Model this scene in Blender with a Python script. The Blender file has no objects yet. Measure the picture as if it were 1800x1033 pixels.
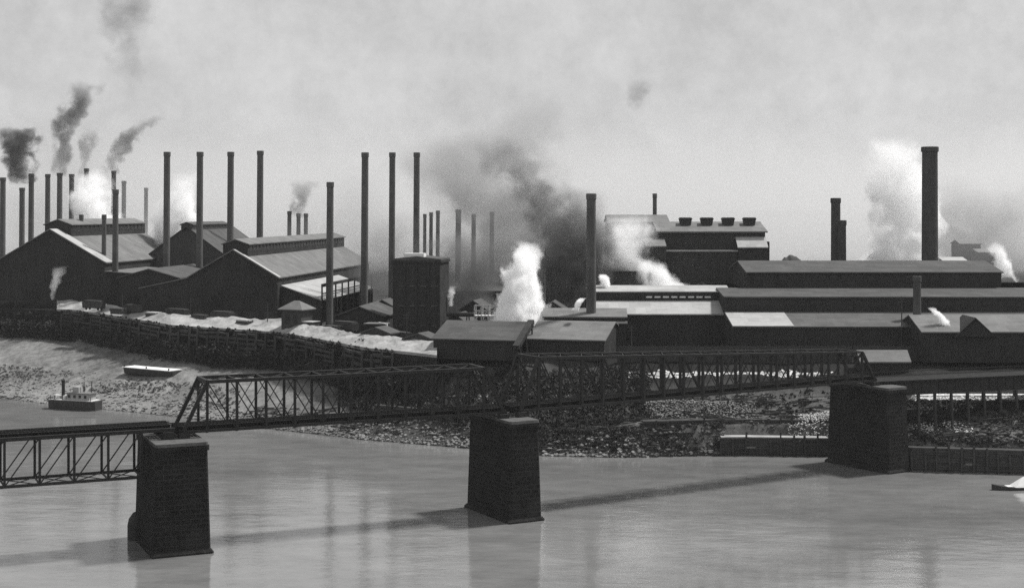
import bpy, math, random
from mathutils import Vector, Matrix, noise as mnoise
R = math.radians
rnd = random.Random(11)
C = bpy.context.scene.collection
scene = bpy.context.scene

# ------------------------------------------------------------------ camera model
F, CX, HY, H = 2600.0, 900.0, 370.0, 50.0        # focal length, centre, horizon row (photo pixels), eye height in metres
def at(x, y, D):                                  # photo pixel + distance -> world point
    return Vector(((x-CX)*D/F, D, H-(y-HY)*D/F))
def dist(y, z): return (H-z)*F/(y-HY)             # distance of a point of height z seen at row y
def wx(x, D): return (x-CX)*D/F
def wz(y, D): return H-(y-HY)*D/F
YARD = 16.0

# ------------------------------------------------------------------ materials
def nt(name):
    m = bpy.data.materials.new(name); m.use_nodes = True
    t = m.node_tree; t.nodes.clear()
    return m, t, t.nodes.new('ShaderNodeOutputMaterial')
def N(t, kind, **kw):
    n = t.nodes.new(kind)
    for k, v in kw.items():
        if k in n.inputs: n.inputs[k].default_value = v
        else: setattr(n, k, v)
    return n
def mth(t, op, a, b=None, c=None, clamp=False):
    n = t.nodes.new('ShaderNodeMath'); n.operation = op; n.use_clamp = clamp
    for i, v in enumerate((a, b, c)):
        if v is None: continue
        if isinstance(v, (int, float)): n.inputs[i].default_value = v
        else: t.links.new(v, n.inputs[i])
    return n.outputs[0]
def surf(name, lo, hi, scale=.5, rough=.8, stretch=(1,1,1), bump=.0, fine=6.0, metallic=0, spec=.08, brick=None, contrast=(.3,.7), panel=None):
    m, t, out = nt(name)
    p = N(t, 'ShaderNodeBsdfPrincipled', Roughness=rough, Metallic=metallic)
    p.inputs['Specular IOR Level'].default_value = spec
    tc = N(t, 'ShaderNodeTexCoord'); mp = N(t, 'ShaderNodeMapping')
    mp.inputs['Scale'].default_value = stretch
    t.links.new(tc.outputs['Object'], mp.inputs['Vector'])
    n1 = N(t, 'ShaderNodeTexNoise', Scale=scale, Detail=6.0, Roughness=.65)
    n2 = N(t, 'ShaderNodeTexNoise', Scale=scale*fine, Detail=4.0, Roughness=.7)
    t.links.new(mp.outputs[0], n1.inputs['Vector']); t.links.new(mp.outputs[0], n2.inputs['Vector'])
    s = mth(t, 'ADD', mth(t, 'MULTIPLY', n1.outputs[0], .6), mth(t, 'MULTIPLY', n2.outputs[0], .4))
    r = N(t, 'ShaderNodeValToRGB'); e = r.color_ramp.elements
    e[0].position, e[1].position = contrast
    e[0].color = (lo, lo, lo*.99, 1); e[1].color = (hi, hi, hi*.99, 1)
    t.links.new(s, r.inputs[0]); col = r.outputs[0]
    if brick:
        b = N(t, 'ShaderNodeTexBrick', Scale=brick)
        b.inputs['Color1'].default_value = (1,1,1,1); b.inputs['Color2'].default_value = (.6,.6,.6,1); b.inputs['Mortar'].default_value = (1.3,1.3,1.3,1)
        b.inputs['Mortar Size'].default_value = .03
        sx = N(t, 'ShaderNodeSeparateXYZ'); cx = N(t, 'ShaderNodeCombineXYZ')
        t.links.new(tc.outputs['Object'], sx.inputs[0])
        t.links.new(mth(t, 'ADD', sx.outputs[0], sx.outputs[1]), cx.inputs[0]); t.links.new(sx.outputs[2], cx.inputs[1])
        t.links.new(cx.outputs[0], b.inputs['Vector'])
        mx = N(t, 'ShaderNodeMix', data_type='RGBA', blend_type='MULTIPLY'); mx.inputs[0].default_value = 1
        t.links.new(col, mx.inputs[6]); t.links.new(b.outputs[0], mx.inputs[7]); col = mx.outputs[2]
    if panel:
        b = N(t, 'ShaderNodeTexBrick', Scale=1.0, offset=.5)
        b.inputs['Color1'].default_value = (1.06,1.06,1.06,1); b.inputs['Color2'].default_value = (.86,.86,.86,1); b.inputs['Mortar'].default_value = (.7,.7,.7,1)
        b.inputs['Mortar Size'].default_value = .02; b.inputs['Bias'].default_value = .1
        b.inputs['Brick Width'].default_value = panel[0]; b.inputs['Row Height'].default_value = panel[1]
        if panel[2] == 'z':
            sx = N(t, 'ShaderNodeSeparateXYZ'); cx = N(t, 'ShaderNodeCombineXYZ'); t.links.new(tc.outputs['Object'], sx.inputs[0])
            t.links.new(mth(t, 'ADD', sx.outputs[0], sx.outputs[1]), cx.inputs[0]); t.links.new(sx.outputs[2], cx.inputs[1]); t.links.new(cx.outputs[0], b.inputs['Vector'])
        else: t.links.new(tc.outputs['Object'], b.inputs['Vector'])
        mx = N(t, 'ShaderNodeMix', data_type='RGBA', blend_type='MULTIPLY'); mx.inputs[0].default_value = 1
        t.links.new(col, mx.inputs[6]); t.links.new(b.outputs[0], mx.inputs[7]); col = mx.outputs[2]
    t.links.new(col, p.inputs['Base Color'])
    if bump:
        bp = N(t, 'ShaderNodeBump', Strength=bump, Distance=.3)
        t.links.new(s, bp.inputs['Height']); t.links.new(bp.outputs[0], p.inputs['Normal'])
    t.links.new(p.outputs[0], out.inputs[0])
    return m

M = {
 'iron':   surf('sooty iron', .018, .05, .6, .75, bump=.2),
 'truss':  surf('painted bridge iron', .018, .045, 1.2, .6),
 'stack':  surf('sooty riveted stack plate', .05, .13, .35, .8, (1,1,.25), fine=8, panel=(40,2.9,'z')),
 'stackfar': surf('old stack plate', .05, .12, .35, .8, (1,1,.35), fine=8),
 'brickstack': surf('sooty brick', .035, .085, .4, .9, brick=1.6),
 'pier':   surf('river stained masonry', .01, .036, .35, .95, bump=.7, brick=.34),
 'coping': surf('pier coping stone', .05, .13, .8, .9, bump=.3),
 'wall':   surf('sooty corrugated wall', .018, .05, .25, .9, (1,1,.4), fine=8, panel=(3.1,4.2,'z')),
 'wallhaze': surf('corrugated wall paled for haze', .04, .085, .25, .9, (1,1,.4), fine=8, panel=(3.1,4.2,'z')),  # lighter copy of the wall, distance haze put into its colour
 'brick':  surf('sooty brick wall', .02, .05, .3, .9, brick=1.3),
 'roof':   surf('grey sheet roof', .1, .19, .22, .75, (.5,1.4,1), fine=7, panel=(2.6,3.4,'y')),
 'roofdark': surf('tarred sheet roof', .05, .1, .25, .8, (.5,1.4,1), fine=7, panel=(2.6,3.4,'y')),
 'roofmid': surf('weathered sheet roof', .06, .125, .22, .75, (.5,1.4,1), fine=7, panel=(2.6,3.4,'y')),
 'roofpale': surf('pale sheet roof', .25, .42, .2, .7, (.5,1.4,1), fine=7, panel=(2.6,3.4,'y')),
 'white':  surf('whitewash and pane glint', .6, .78, .8, .7),
 'glass':  surf('dusty pane', .012, .035, .6, .5, spec=.2),
 'timber': surf('weathered timber', .03, .08, .7, .95, bump=.4, fine=9),
 'decktimber': surf('oily deck timber', .012, .035, .7, .95, bump=.4, fine=9),
 'rockdim': surf('sooty rubble stone', .05, .16, .6, .95, bump=.5),
 'paletimber': surf('pale timber', .3, .5, .7, .95),
 'ledge':  surf('pale trodden gravel', .12, .44, .22, .95, bump=.3, fine=9),
 'rock':   surf('pale riprap stone', .09, .3, .6, .95, bump=.5),
 'slag':   surf('pale limestone heap', .42, .75, .35, .95, bump=.8, fine=9),
 'ore':    surf('dark ore heap', .03, .08, .2, .95, bump=.6),
 'leaf':   surf('scrub foliage', .018, .06, .9, .9),
 'leafpale': surf('dry grass', .1, .22, .9, .9),
 'hull':   surf('tarred hull', .03, .07, .8, .7),
 'deckpale': surf('scrubbed deck', .45, .65, .8, .8),
}
def ground_mat():
    m, t, out = nt('bank earth')
    p = N(t, 'ShaderNodeBsdfPrincipled', Roughness=.95); p.inputs['Specular IOR Level'].default_value = .1
    g = N(t, 'ShaderNodeNewGeometry')
    mp = N(t, 'ShaderNodeMapping'); mp.inputs['Scale'].default_value = (1,.55,1); mp.inputs['Rotation'].default_value = (0,0,R(-25))
    t.links.new(g.outputs['Position'], mp.inputs[0])
    n1 = N(t, 'ShaderNodeTexNoise', Scale=.055, Detail=9.0, Roughness=.68)
    n2 = N(t, 'ShaderNodeTexNoise', Scale=.6, Detail=6.0, Roughness=.75)
    t.links.new(mp.outputs[0], n1.inputs['Vector']); t.links.new(mp.outputs[0], n2.inputs['Vector'])
    s = mth(t, 'ADD', mth(t, 'MULTIPLY', n1.outputs[0], .6), mth(t, 'MULTIPLY', n2.outputs[0], .4))
    r = N(t, 'ShaderNodeValToRGB'); e = r.color_ramp.elements
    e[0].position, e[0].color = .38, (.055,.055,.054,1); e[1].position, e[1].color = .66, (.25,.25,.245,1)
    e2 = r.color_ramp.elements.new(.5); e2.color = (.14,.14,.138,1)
    t.links.new(s, r.inputs[0])
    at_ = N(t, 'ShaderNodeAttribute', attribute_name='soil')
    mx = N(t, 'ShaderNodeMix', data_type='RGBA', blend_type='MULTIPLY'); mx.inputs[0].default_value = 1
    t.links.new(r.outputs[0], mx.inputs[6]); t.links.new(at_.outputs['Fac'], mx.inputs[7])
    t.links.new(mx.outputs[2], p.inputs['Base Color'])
    bp = N(t, 'ShaderNodeBump', Strength=.8, Distance=.6); t.links.new(n2.outputs[0], bp.inputs['Height'])
    t.links.new(bp.outputs[0], p.inputs['Normal']); t.links.new(p.outputs[0], out.inputs[0])
    return m
def water_mat():
    m, t, out = nt('muddy river water')
    p = N(t, 'ShaderNodeBsdfPrincipled', IOR=1.33); p.inputs['Specular IOR Level'].default_value = .85
    g = N(t, 'ShaderNodeNewGeometry')
    mp = N(t, 'ShaderNodeMapping'); mp.inputs['Scale'].default_value = (.5,1,1); mp.inputs['Rotation'].default_value = (0,0,R(20))
    t.links.new(g.outputs['Position'], mp.inputs[0])
    big = N(t, 'ShaderNodeTexNoise', Scale=.03, Detail=5.0, Roughness=.6); t.links.new(mp.outputs[0], big.inputs['Vector'])
    r = N(t, 'ShaderNodeValToRGB'); e = r.color_ramp.elements
    e[0].position, e[0].color = .38, (.112,.112,.111,1); e[1].position, e[1].color = .64, (.19,.19,.188,1)
    med = N(t, 'ShaderNodeTexNoise', Scale=.22, Detail=6.0, Roughness=.72); t.links.new(mp.outputs[0], med.inputs['Vector'])
    t.links.new(mth(t, 'ADD', mth(t, 'MULTIPLY', big.outputs[0], .45), mth(t, 'MULTIPLY', med.outputs[0], .55)), r.inputs[0]); t.links.new(r.outputs[0], p.inputs['Base Color'])
    t.links.new(mth(t, 'ADD', .02, mth(t, 'MULTIPLY', big.outputs[0], .1)), p.inputs['Roughness'])
    w1 = N(t, 'ShaderNodeTexNoise', Scale=.55, Detail=5.0, Roughness=.65); t.links.new(mp.outputs[0], w1.inputs['Vector'])
    w2 = N(t, 'ShaderNodeTexNoise', Scale=.16, Detail=3.0); t.links.new(mp.outputs[0], w2.inputs['Vector'])
    bp = N(t, 'ShaderNodeBump', Strength=.27, Distance=.15)
    t.links.new(mth(t, 'ADD', w1.outputs[0], mth(t, 'MULTIPLY', w2.outputs[0], 1.8)), bp.inputs['Height'])
    t.links.new(bp.outputs[0], p.inputs['Normal']); t.links.new(p.outputs[0], out.inputs[0])
    return m

# ------------------------------------------------------------------ mesh builder
class MB:
    def __init__(s): s.v, s.f = [], []
    def add(s, vs, fs):
        o = len(s.v); s.v += [tuple(v) for v in vs]; s.f += [tuple(i+o for i in f) for f in fs]; return s
    def box(s, x0, x1, y0, y1, z0, z1):
        return s.add([(x0,y0,z0),(x1,y0,z0),(x1,y1,z0),(x0,y1,z0),(x0,y0,z1),(x1,y0,z1),(x1,y1,z1),(x0,y1,z1)],
            [(0,3,2,1),(4,5,6,7),(0,1,5,4),(1,2,6,5),(2,3,7,6),(3,0,4,7)])
    def bar(s, p, q, w, h=None):
        p, q = Vector(p), Vector(q); h = h or w; d = (q-p).normalized()
        up = Vector((0,0,1)) if abs(d.z) < .97 else Vector((0,1,0))
        a = d.cross(up).normalized()*w/2; b = a.cross(d).normalized()*h/2
        vs = [p-a-b, p+a-b, p+a+b, p-a+b, q-a-b, q+a-b, q+a+b, q-a+b]
        return s.add(vs, [(0,1,2,3),(7,6,5,4),(0,4,5,1),(1,5,6,2),(2,6,7,3),(3,7,4,0)])
    def lathe(s, prof, n=16, c=(0,0), lean=0):
        vs, fs = [], []
        for r, z in prof:
            for k in range(n):
                a = 2*math.pi*k/n; vs.append((c[0]+r*math.cos(a)+lean*z, c[1]+r*math.sin(a), z))
        for i in range(len(prof)-1):
            for k in range(n):
                fs.append((i*n+k, i*n+(k+1)%n, (i+1)*n+(k+1)%n, (i+1)*n+k))
        fs.append(tuple(range(n-1,-1,-1))); fs.append(tuple((len(prof)-1)*n+k for k in range(n)))
        return s.add(vs, fs)
    def prism(s, poly, y0, y1):           # polygon in xz, extruded along y
        n = len(poly)
        vs = [(x,y0,z) for x,z in poly]+[(x,y1,z) for x,z in poly]
        fs = [tuple(range(n)), tuple(range(2*n-1,n-1,-1))]
        fs += [(i, n+i, n+(i+1)%n, (i+1)%n) for i in range(n)]
        return s.add(vs, fs)
    def prismx(s, poly, x0, x1):          # polygon in yz, extruded along x
        n = len(poly)
        vs = [(x0,y,z) for y,z in poly]+[(x1,y,z) for y,z in poly]
        fs = [tuple(range(n-1,-1,-1)), tuple(range(n,2*n))]
        fs += [((i+1)%n, n+(i+1)%n, n+i, i) for i in range(n)]
        return s.add(vs, fs)
    def build(s, name, mat, parent=None, smooth=False):
        me = bpy.data.meshes.new(name); me.from_pydata(s.v, [], s.f); me.update()
        me.materials.append(M[mat] if isinstance(mat, str) else mat)
        if smooth:
            for p in me.polygons: p.use_smooth = True
        o = bpy.data.objects.new(name, me); C.objects.link(o)
        if parent is not None: o.parent = parent
        return o
def thing(name, label, cat, loc=(0,0,0), rz=0, group=None):
    o = bpy.data.objects.new(name, None); C.objects.link(o); o.empty_display_size = .1
    o.location = loc; o.rotation_euler = (0,0,rz); o['label'] = label; o['category'] = cat
    if group: o['group'] = group
    return o
def tag(o, label, cat, group=None, kind=None):
    o['label'] = label; o['category'] = cat
    if group: o['group'] = group
    if kind: o['kind'] = kind
    return o
def copy_part(o, parent, loc=None):
    c = o.copy(); C.objects.link(c); c.parent = parent
    if loc is not None: c.location = loc
    return c

# ------------------------------------------------------------------ ground, water
COLS = [  # photo column: waterline distance, then (distance, height) up the bank to the yard edge
 (-700, 470, [(474,.8),(500,4),(540,8),(560,10),(566,18)]),
 (-150, 405, [(409,.8),(430,3.5),(462,7.5),(485,10),(492,18)]),
 (0,    394, [(398,.8),(418,3.5),(450,7.5),(473,10),(480,18)]),
 (130,  377, [(381,.8),(402,3),(435,7),(462,9.5),(469,18)]),
 (300,  360, [(363,.8),(375,2.6),(392,6),(407,9),(414,18)]),
 (490,  337, [(340,1),(352,2.6),(370,5),(390,8),(397,17.5)]),
 (640,  323, [(326,1),(334,3.5),(342,5),(350,7),(357,17)]),
 (820,  311, [(314,1.2),(319,4),(324,5),(329,6.5),(345,16)]),
 (955,  302, [(305,1.4),(308,4),(314,5.5),(322,8.5),(341,16)]),
 (1100, 299.5,[(301,1.6),(304,4.6),(314,8.5),(327,12),(341,16)]),
 (1300, 302.5,[(304.5,1.6),(307,5.5),(317,9.5),(328,12.5),(342,16)]),
 (1460, 301, [(303,1.6),(305.5,5.5),(316,9.5),(327,12.5),(342,16)]),
 (1600, 285.5,[(287.5,2),(290.5,5.5),(298,9.2),(312,12),(342,16)]),
 (1800, 282, [(284,2),(287,5.5),(298,9.5),(312,12),(342,16)]),
 (2500, 262, [(264,2),(268,5.5),(285,9.5),(305,12),(342,16)]),
]
def lerp(a, b, t): return a+(b-a)*t
def column(x):
    for (xa, wa, pa), (xb, wb, pb) in zip(COLS, COLS[1:]):
        if x <= xb or xb == COLS[-1][0]:
            t = (x-xa)/(xb-xa)
            w = lerp(wa, wb, t)
            pts = [(w-9,-4),(w,0)]+[(lerp(a[0],b[0],t), lerp(a[1],b[1],t)) for a, b in zip(pa, pb)]
            return pts
def bank_z(x, D):
    pts = column(x)+[(9999, YARD)]
    for (d0,z0),(d1,z1) in zip(pts, pts[1:]):
        if D <= d1: return lerp(z0, z1, max(0,min(1,(D-d0)/(d1-d0))))
    return YARD
def build_ground():
    xs = [-700+(3200*i/420) for i in range(421)]
    subs = [4,4,8,10,8,4]
    verts, faces, soil = [], [], []
    nr = None
    for i, x in enumerate(xs):
        pts = column(x); row = []
        for k in range(len(pts)-1):
            for j in range(subs[k]):
                t = j/subs[k]; row.append((lerp(pts[k][0],pts[k+1][0],t), lerp(pts[k][1],pts[k+1][1],t), k+t))
        e = pts[-1]; row.append((e[0], e[1], 6))
        row += [(e[0]+8, YARD, 6.5), (e[0]+60, YARD, 7), (700, YARD, 8), (1200, YARD, 8), (2000, YARD+4, 8), (3600, YARD+14, 8), (9000, YARD+32, 8)]
        for D, z, s in row:
            v = Vector(((x-CX)*D/F, D, z))
            if D > 700: v.x *= 1+(D-700)/1500
            amp = .0 if s < 1 or s > 6 else .45*min(1, (s-1))
            n = mnoise.noise(v*.09)*.9+mnoise.noise(v*.28)*.6+mnoise.noise(v*.8)*.25
            v.z += n*amp; v.y += amp*1.6*mnoise.noise(v*.17+Vector((7,3,1)))
            if .8 < s < 1.4: v.y += 1.2*mnoise.noise(Vector((v.x*.08, 2, 1)))+.5*mnoise.noise(Vector((v.x*.4,5,1)))
            verts.append(v)
            # colour of the soil itself: wet mud at the waterline, pale slope on the left, darker cinders in the middle
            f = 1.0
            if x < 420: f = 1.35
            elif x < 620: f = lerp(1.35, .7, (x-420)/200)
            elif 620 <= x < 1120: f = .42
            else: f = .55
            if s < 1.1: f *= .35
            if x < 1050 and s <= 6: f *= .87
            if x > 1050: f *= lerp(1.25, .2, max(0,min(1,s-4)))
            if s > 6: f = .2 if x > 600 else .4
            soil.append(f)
        nr = len(row)
    for i in range(len(xs)-1):
        for j in range(nr-1):
            a = i*nr+j; faces.append((a, a+nr, a+nr+1, a+1))
    me = bpy.data.meshes.new('ground'); me.from_pydata(verts, [], faces); me.update()
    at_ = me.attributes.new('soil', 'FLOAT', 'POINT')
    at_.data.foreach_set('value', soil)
    me.materials.append(ground_mat())
    for p in me.polygons: p.use_smooth = True
    o = bpy.data.objects.new('ground', me); C.objects.link(o); o['kind'] = 'structure'
    return o
build_ground()
w = MB().add([(-1500,-150,0),(1500,-150,0),(1500,620,0),(-1500,620,0)], [(0,1,2,3)]).build('river', water_mat()); w['kind'] = 'structure'
# ------------------------------------------------------------------ bridge
P1, P2, P3 = Vector((-51.5,222,0)), Vector((-1.4,244.5,0)), Vector((69.6,289.5,0))
d12 = (P2-P1).normalized(); d23 = (P3-P2).normalized()
P0 = P1-d12*62
d34 = Vector((math.cos(R(20)),math.sin(R(20)),0)); P4 = P3+d34*72
def pier(loc, ang, t, L, label, nose):
    p = thing('bridge_pier', label, 'bridge pier', (loc.x,loc.y,0), ang, 'stone piers of the bridge')
    def ring(t, L, z, c=.3): return [(-t/2,-L/2+c,z),(-t/2+c,-L/2,z),(t/2-c,-L/2,z),(t/2,-L/2+c,z),(t/2,L/2-c,z),(t/2-c,L/2,z),(-t/2+c,L/2,z),(-t/2,L/2-c,z)]
    def loft(a):
        m = MB(); vs = [v for r in a for v in r]; n = 8
        fs = [(i*n+k, i*n+(k+1)%n, (i+1)*n+(k+1)%n, (i+1)*n+k) for i in range(len(a)-1) for k in range(n)]
        fs += [tuple(range(n-1,-1,-1)), tuple((len(a)-1)*n+k for k in range(n))]
        return m.add(vs, fs)
    rows = []
    nz = 14
    for i in range(nz+1):
        z = -3+i*(15.0+3)/nz; k = 1-i/nz
        rows.append(ring(t+.9*k, L+1.1*k, z))
    loft(rows).build('shaft', 'pier', p)
    loft([ring(t+.45, L+.45, 15.0), ring(t+.45, L+.45, 15.75)]).build('coping', 'pier', p)
    loft([ring(t+.2, L+.2, 15.75), ring(t+.1, L+.1, 16.2)]).build('bearing_course', 'coping', p)
    loft([ring(t+1.5, L+1.7, -3), ring(t+1.5, L+1.7, .25), ring(t+1.0, L+1.2, .6)]).build('footing', 'pier', p)
    if nose:
        m = MB(); m.lathe([(1.3,-3),(1.3,2.2),(1.1,3.2),(.5,4.0),(.1,4.2)], 10, (-t/2-.5, L/2-1.6)); m.build('fender', 'timber', p)
    return p
a12 = math.atan2(d12.y, d12.x); a23 = math.atan2(d23.y, d23.x)
pier(P1+Vector((.5,-.2,0)), a12, 7.5, 15.0, 'masonry bridge pier with a rounded fender at its foot, leftmost of the three piers', True)
pier(P2, (a12+a23)/2, 5.2, 14.6, 'masonry bridge pier in mid river where two overhead trusses meet', False)
pier(P3, a23, 5.2, 15.6, 'massive masonry bridge pier close to the far bank', False)

def truss(A, B, zb, zt, width, n, through, label, beam=.36, zdeck=None):
    A, B = Vector((A.x,A.y,0)), Vector((B.x,B.y,0)); L = (B-A).length; d = (B-A)/L; ang = math.atan2(d.y,d.x)
    t = thing('bridge_span', label, 'bridge span', (A.x,A.y,0), ang, 'iron truss spans of the bridge')
    w2 = width/2; pl = L/n; h0 = .9
    for s in (-1,1):
        y = s*w2
        a, b = (pl, L-pl) if through else (0, L)
        MB().bar((a-.1,y,zt),(b+.1,y,zt),.55,.5).build('top_chord','truss',t)
        MB().bar((h0,y,zb),(L-h0,y,zb),.42,.4).build('bottom_chord','truss',t)
        if through:
            MB().bar((h0,y,zb),(pl,y,zt),.55,.5).build('end_post','truss',t)
            MB().bar((L-h0,y,zb),(L-pl,y,zt),.55,.5).build('end_post','truss',t)
        for k in range(0 if not through else 1, n+1 if not through else n):
            x = min(max(k*pl, h0*.5), L-h0*.5)
            MB().bar((x,y,zb),(x,y,zt),beam).build('vertical_post','truss',t)
        for k in range(n):
            x0, x1 = k*pl, (k+1)*pl
            if through and k in (0, n-1): continue
            if through:
                left = k < n/2
                p, q = ((x0,y,zt),(x1,y,zb)) if left else ((x0,y,zb),(x1,y,zt))
                MB().bar(p,q,.2,.16).build('diagonal_brace','truss',t)
                if abs(k-(n-1)/2) < n*.36:
                    p, q = ((x0,y+.12,zb),(x1,y+.12,zt)) if left else ((x0,y+.12,zt),(x1,y+.12,zb))
                    MB().bar(p,q,.12,.1).build('counter_brace','truss',t)
            else:
                right = k >= n/2-1
                p, q = ((x0,y,zb),(x1,y,zt)) if right else ((x0,y,zt),(x1,y,zb))
                MB().bar(p,q,.2,.16).build('diagonal_brace','truss',t)
                if k <= n/2+1 and k >= n/2-3:
                    p, q = ((x0,y+.12,zt),(x1,y+.12,zb)) if right else ((x0,y+.12,zb),(x1,y+.12,zt))
                    MB().bar(p,q,.12,.1).build('counter_brace','truss',t)
    zd = zdeck if zdeck else (zt+.25 if not through else zb+.35)
    m = MB()
    k = .2
    while k < L-.3: m.box(k, k+.26, -2.1, 2.1, zd, zd+.28); k += .52
    m.box(.2, L-.2, -2.25, -1.95, zd+.281, zd+.4); m.box(.2, L-.2, 1.95, 2.25, zd+.281, zd+.4)
    for s in (-1,1):
        m.bar((.2,s*1.1,zd-.45),(L-.2,s*1.1,zd-.45),.35,.8)
    for k in range(n+1):
        x = min(max(k*pl,.5),L-.5); m.bar((x,-w2,zd-.35),(x,w2,zd-.35),.35,.6)
    m.build('deck','decktimber',t)
    for s in (-.75,.75):
        MB().box(0, L, s-.05, s+.05, zd+.285, zd+.44).build('rail','iron',t)
    if through:
        m = MB()
        for k in range(2, n-1):
            m.bar((k*pl,-w2,zt),(k*pl,w2,zt),.25,.35)
        for k in range(1, n-1):
            m.bar((k*pl,-w2,zt+.05),((k+1)*pl,w2,zt+.05),.12)
            m.bar((k*pl,w2,zt-.05),((k+1)*pl,-w2,zt-.05),.12)
        m.build('lateral_bracing','truss',t)
        for x, dx in ((pl,-1),(L-pl,1)):
            m = MB(); f = (pl-h0)/(zt-zb)
            m.bar((x,-w2,zt),(x,w2,zt),.5,.55)
            q = x+dx*f*1.5; m.bar((q,-w2,zt-1.5),(q,w2,zt-1.5),.3,.3)
            for k in range(4):
                ya, yb = -w2+k*width/4, -w2+(k+1)*width/4
                m.bar((x,ya,zt),(q,yb,zt-1.5),.12); m.bar((q,ya,zt-1.5),(x,yb,zt),.12)
            m.build('portal_bracing','truss',t)
    else:
        m = MB()
        for k in range(n):
            m.bar((k*pl,-w2,zb),((k+1)*pl,w2,zb),.12); m.bar((k*pl,w2,zb),((k+1)*pl,-w2,zb),.12)
        for k in range(n+1):
            m.bar((min(max(k*pl,.5),L-.5),-w2,zb),(min(max(k*pl,.5),L-.5),w2,zb),.2)
        m.build('lateral_bracing','truss',t)
    for x in (1.0, L-1.0):
        for s in (-1,1): MB().box(x-.8,x+.8,s*w2-.6,s*w2+.6,16.2,(zb-.2 if through else zt-.3)).build('bearing_shoe','iron',t)
    return t
truss(P0, P1+d12*.2, 10.9, 17.6, 6.2, 13, False, 'iron deck truss with crossed bracing hung below its roadway, at the left edge', .34)
truss(P1+d12*.6, P2-d12*.4, 17.1, 24.4, 6.2, 12, True, 'iron overhead truss span between the fendered pier and the mid river pier', .36)
span2 = truss(P2+d23*.4, P3-d23*.4, 17.2, 25.8, 6.4, 19, True, 'longer iron overhead truss span between mid river pier and far bank pier', .4)
L2 = (P3-P2).length
for o in list(C.objects):                      # this span's top chord falls towards the far bank
    if o.parent is span2:
        for v_ in o.data.vertices:
            if v_.co.z > 18.2: v_.co.z = 17.2+(v_.co.z-17.2)*lerp(1, .63, v_.co.x/L2)
# approach viaduct on posts beyond the last pier
L34 = (P4-P3).length
v = thing('approach_viaduct', 'low girder viaduct on a row of slender posts, right of the far bank pier', 'viaduct', (P3.x+.5,P3.y+.3,-.5), R(20))
m = MB(); m.box(-1,L34,-3.2,3.2,17.0,17.35); m.build('deck','decktimber',v)
for s in (-1,1):
    m = MB(); m.box(-1,L34,s*2.6-.2,s*2.6+.2,14.4,17.0)
    for k in range(int(L34/2)): m.box(k*2.0,k*2.0+.12,s*2.6-.34,s*2.6+.34,14.5,16.9)
    m.build('plate_girder','truss',v)
    MB().bar((-1,s*3.1,18.4),(L34,s*3.1,18.4),.12).build('handrail','iron',v)
for k in range(1, 18):
    for s in (-1,1):
        x = 1.5+k*3.9
        if x > L34-1: break
        g = P3+d34*x+Vector((-d34.y,d34.x,0))*(s*2.6)
        gz = bank_z(CX+g.x*F/g.y, g.y)-.8
        MB().bar((x,s*2.6+s*.5,gz),(x,s*2.6,14.4),.42).build('post','timber',v)

# ------------------------------------------------------------------ smokestacks
def stack(x, ytop, D, wpx, label, z0=YARD, mat='stack', group='smokestacks of the works', lean=.006, bands=False, name='smokestack'):
    r = wpx*D/F/2; ht = wz(ytop, D)-z0
    t = thing(name, label, 'smokestack', (wx(x,D),D,z0), 0, group)
    n = 20
    prof = [(r*1.12,0),(r*1.12,1.0),(r*1.05,1.4)]
    k = 4.0
    while bands and k < ht-3:
        rr = lerp(r*1.05, r*.96, k/ht); prof += [(rr,k),(rr+.025,k+.02),(rr+.025,k+.2),(rr,k+.26)]; k += 4.6
    prof += [(r*.95,ht-1.0),(r*.95,ht-.5),(r*.78,ht-.5),(r*.78,ht-2.5)]
    MB().lathe(prof, n, lean=lean).build('shaft', mat, t, True)
    m = MB(); q = r*1.08
    m.lathe([(r*.96,ht-1.5),(q,ht-1.35),(q,ht-.1),(r*.94,ht),(r*.8,ht),(r*.8,ht-.5)], n, lean=lean); m.build('rim', mat, t)
    return t
G1 = 'tall slim smokestacks over the left mills'
stack(292,267,474,11.5,'tall slim smokestack before the white steam puff, first of the tall row',group=G1)
stack(350,267,486,11.5,'tall slim smokestack standing before the hazy gable, second of the tall row',group=G1)
stack(404,267,494,11.5,'tall slim smokestack rising just left of the long monitor roof, third of the tall row',group=G1)
stack(456,265,545,11.5,'tall slim smokestack rising behind the middle mill monitor, fourth of the tall row',group=G1)
stack(640,268,440,12.5,'tall smokestack at the open colonnade, left of the dark square tower',group=G1)
stack(688,268,455,11,'tall smokestack rising directly behind the left edge of the dark square tower',group=G1)
stack(731,268,475,11,'tall smokestack with pale smoke at its mouth, behind the white lantern of the square tower',group=G1)
stack(579,320,432,12.5,'shorter thick smokestack in front of the middle mill roof, at the colonnade')
stack(202,333,478,10.5,'medium dark smokestack in front of the left mill roof, right of two small ones')
stack(142,377,500,7.5,'small stubby smokestack piercing the left mill roof nearest its gable')
stack(182,377,486,8,'small stubby smokestack on the left mill roof beside the medium dark one')
G2 = 'far hazy smokestacks at the left'
for x, yt, wp, D, lab in ((4,312,10,640,'hazy smokestack at the left edge of the photo under the black smoke cloud'),
    (38,330,9.5,700,'short hazy smokestack between two taller ones under the black smoke cloud'),
    (54,305,9.5,660,'hazy smokestack at the right side of the black smoke cloud'),
    (83,306,9,720,'faint smokestack behind the peak of the left mill gable'),
    (104,304,9.5,720,'hazy smokestack feeding the tall leaning dark plume'),
    (125,306,9,770,'pale smokestack left of the big white steam puff'),
    (151,296,8.5,780,'smokestack top rising out of the white steam under a small dark puff'),
    (199,300,8.5,780,'smokestack top under the dark plume that bends to the right'),
    (217,318,8,830,'very faint smokestack just right of the medium dark one'),
    (256,330,7,850,'faintest smokestack, alone between the steam puff and the first tall stack')):
    stack(x,yt,D,wp,lab,mat='stackfar',group=G2,bands=False)
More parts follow.
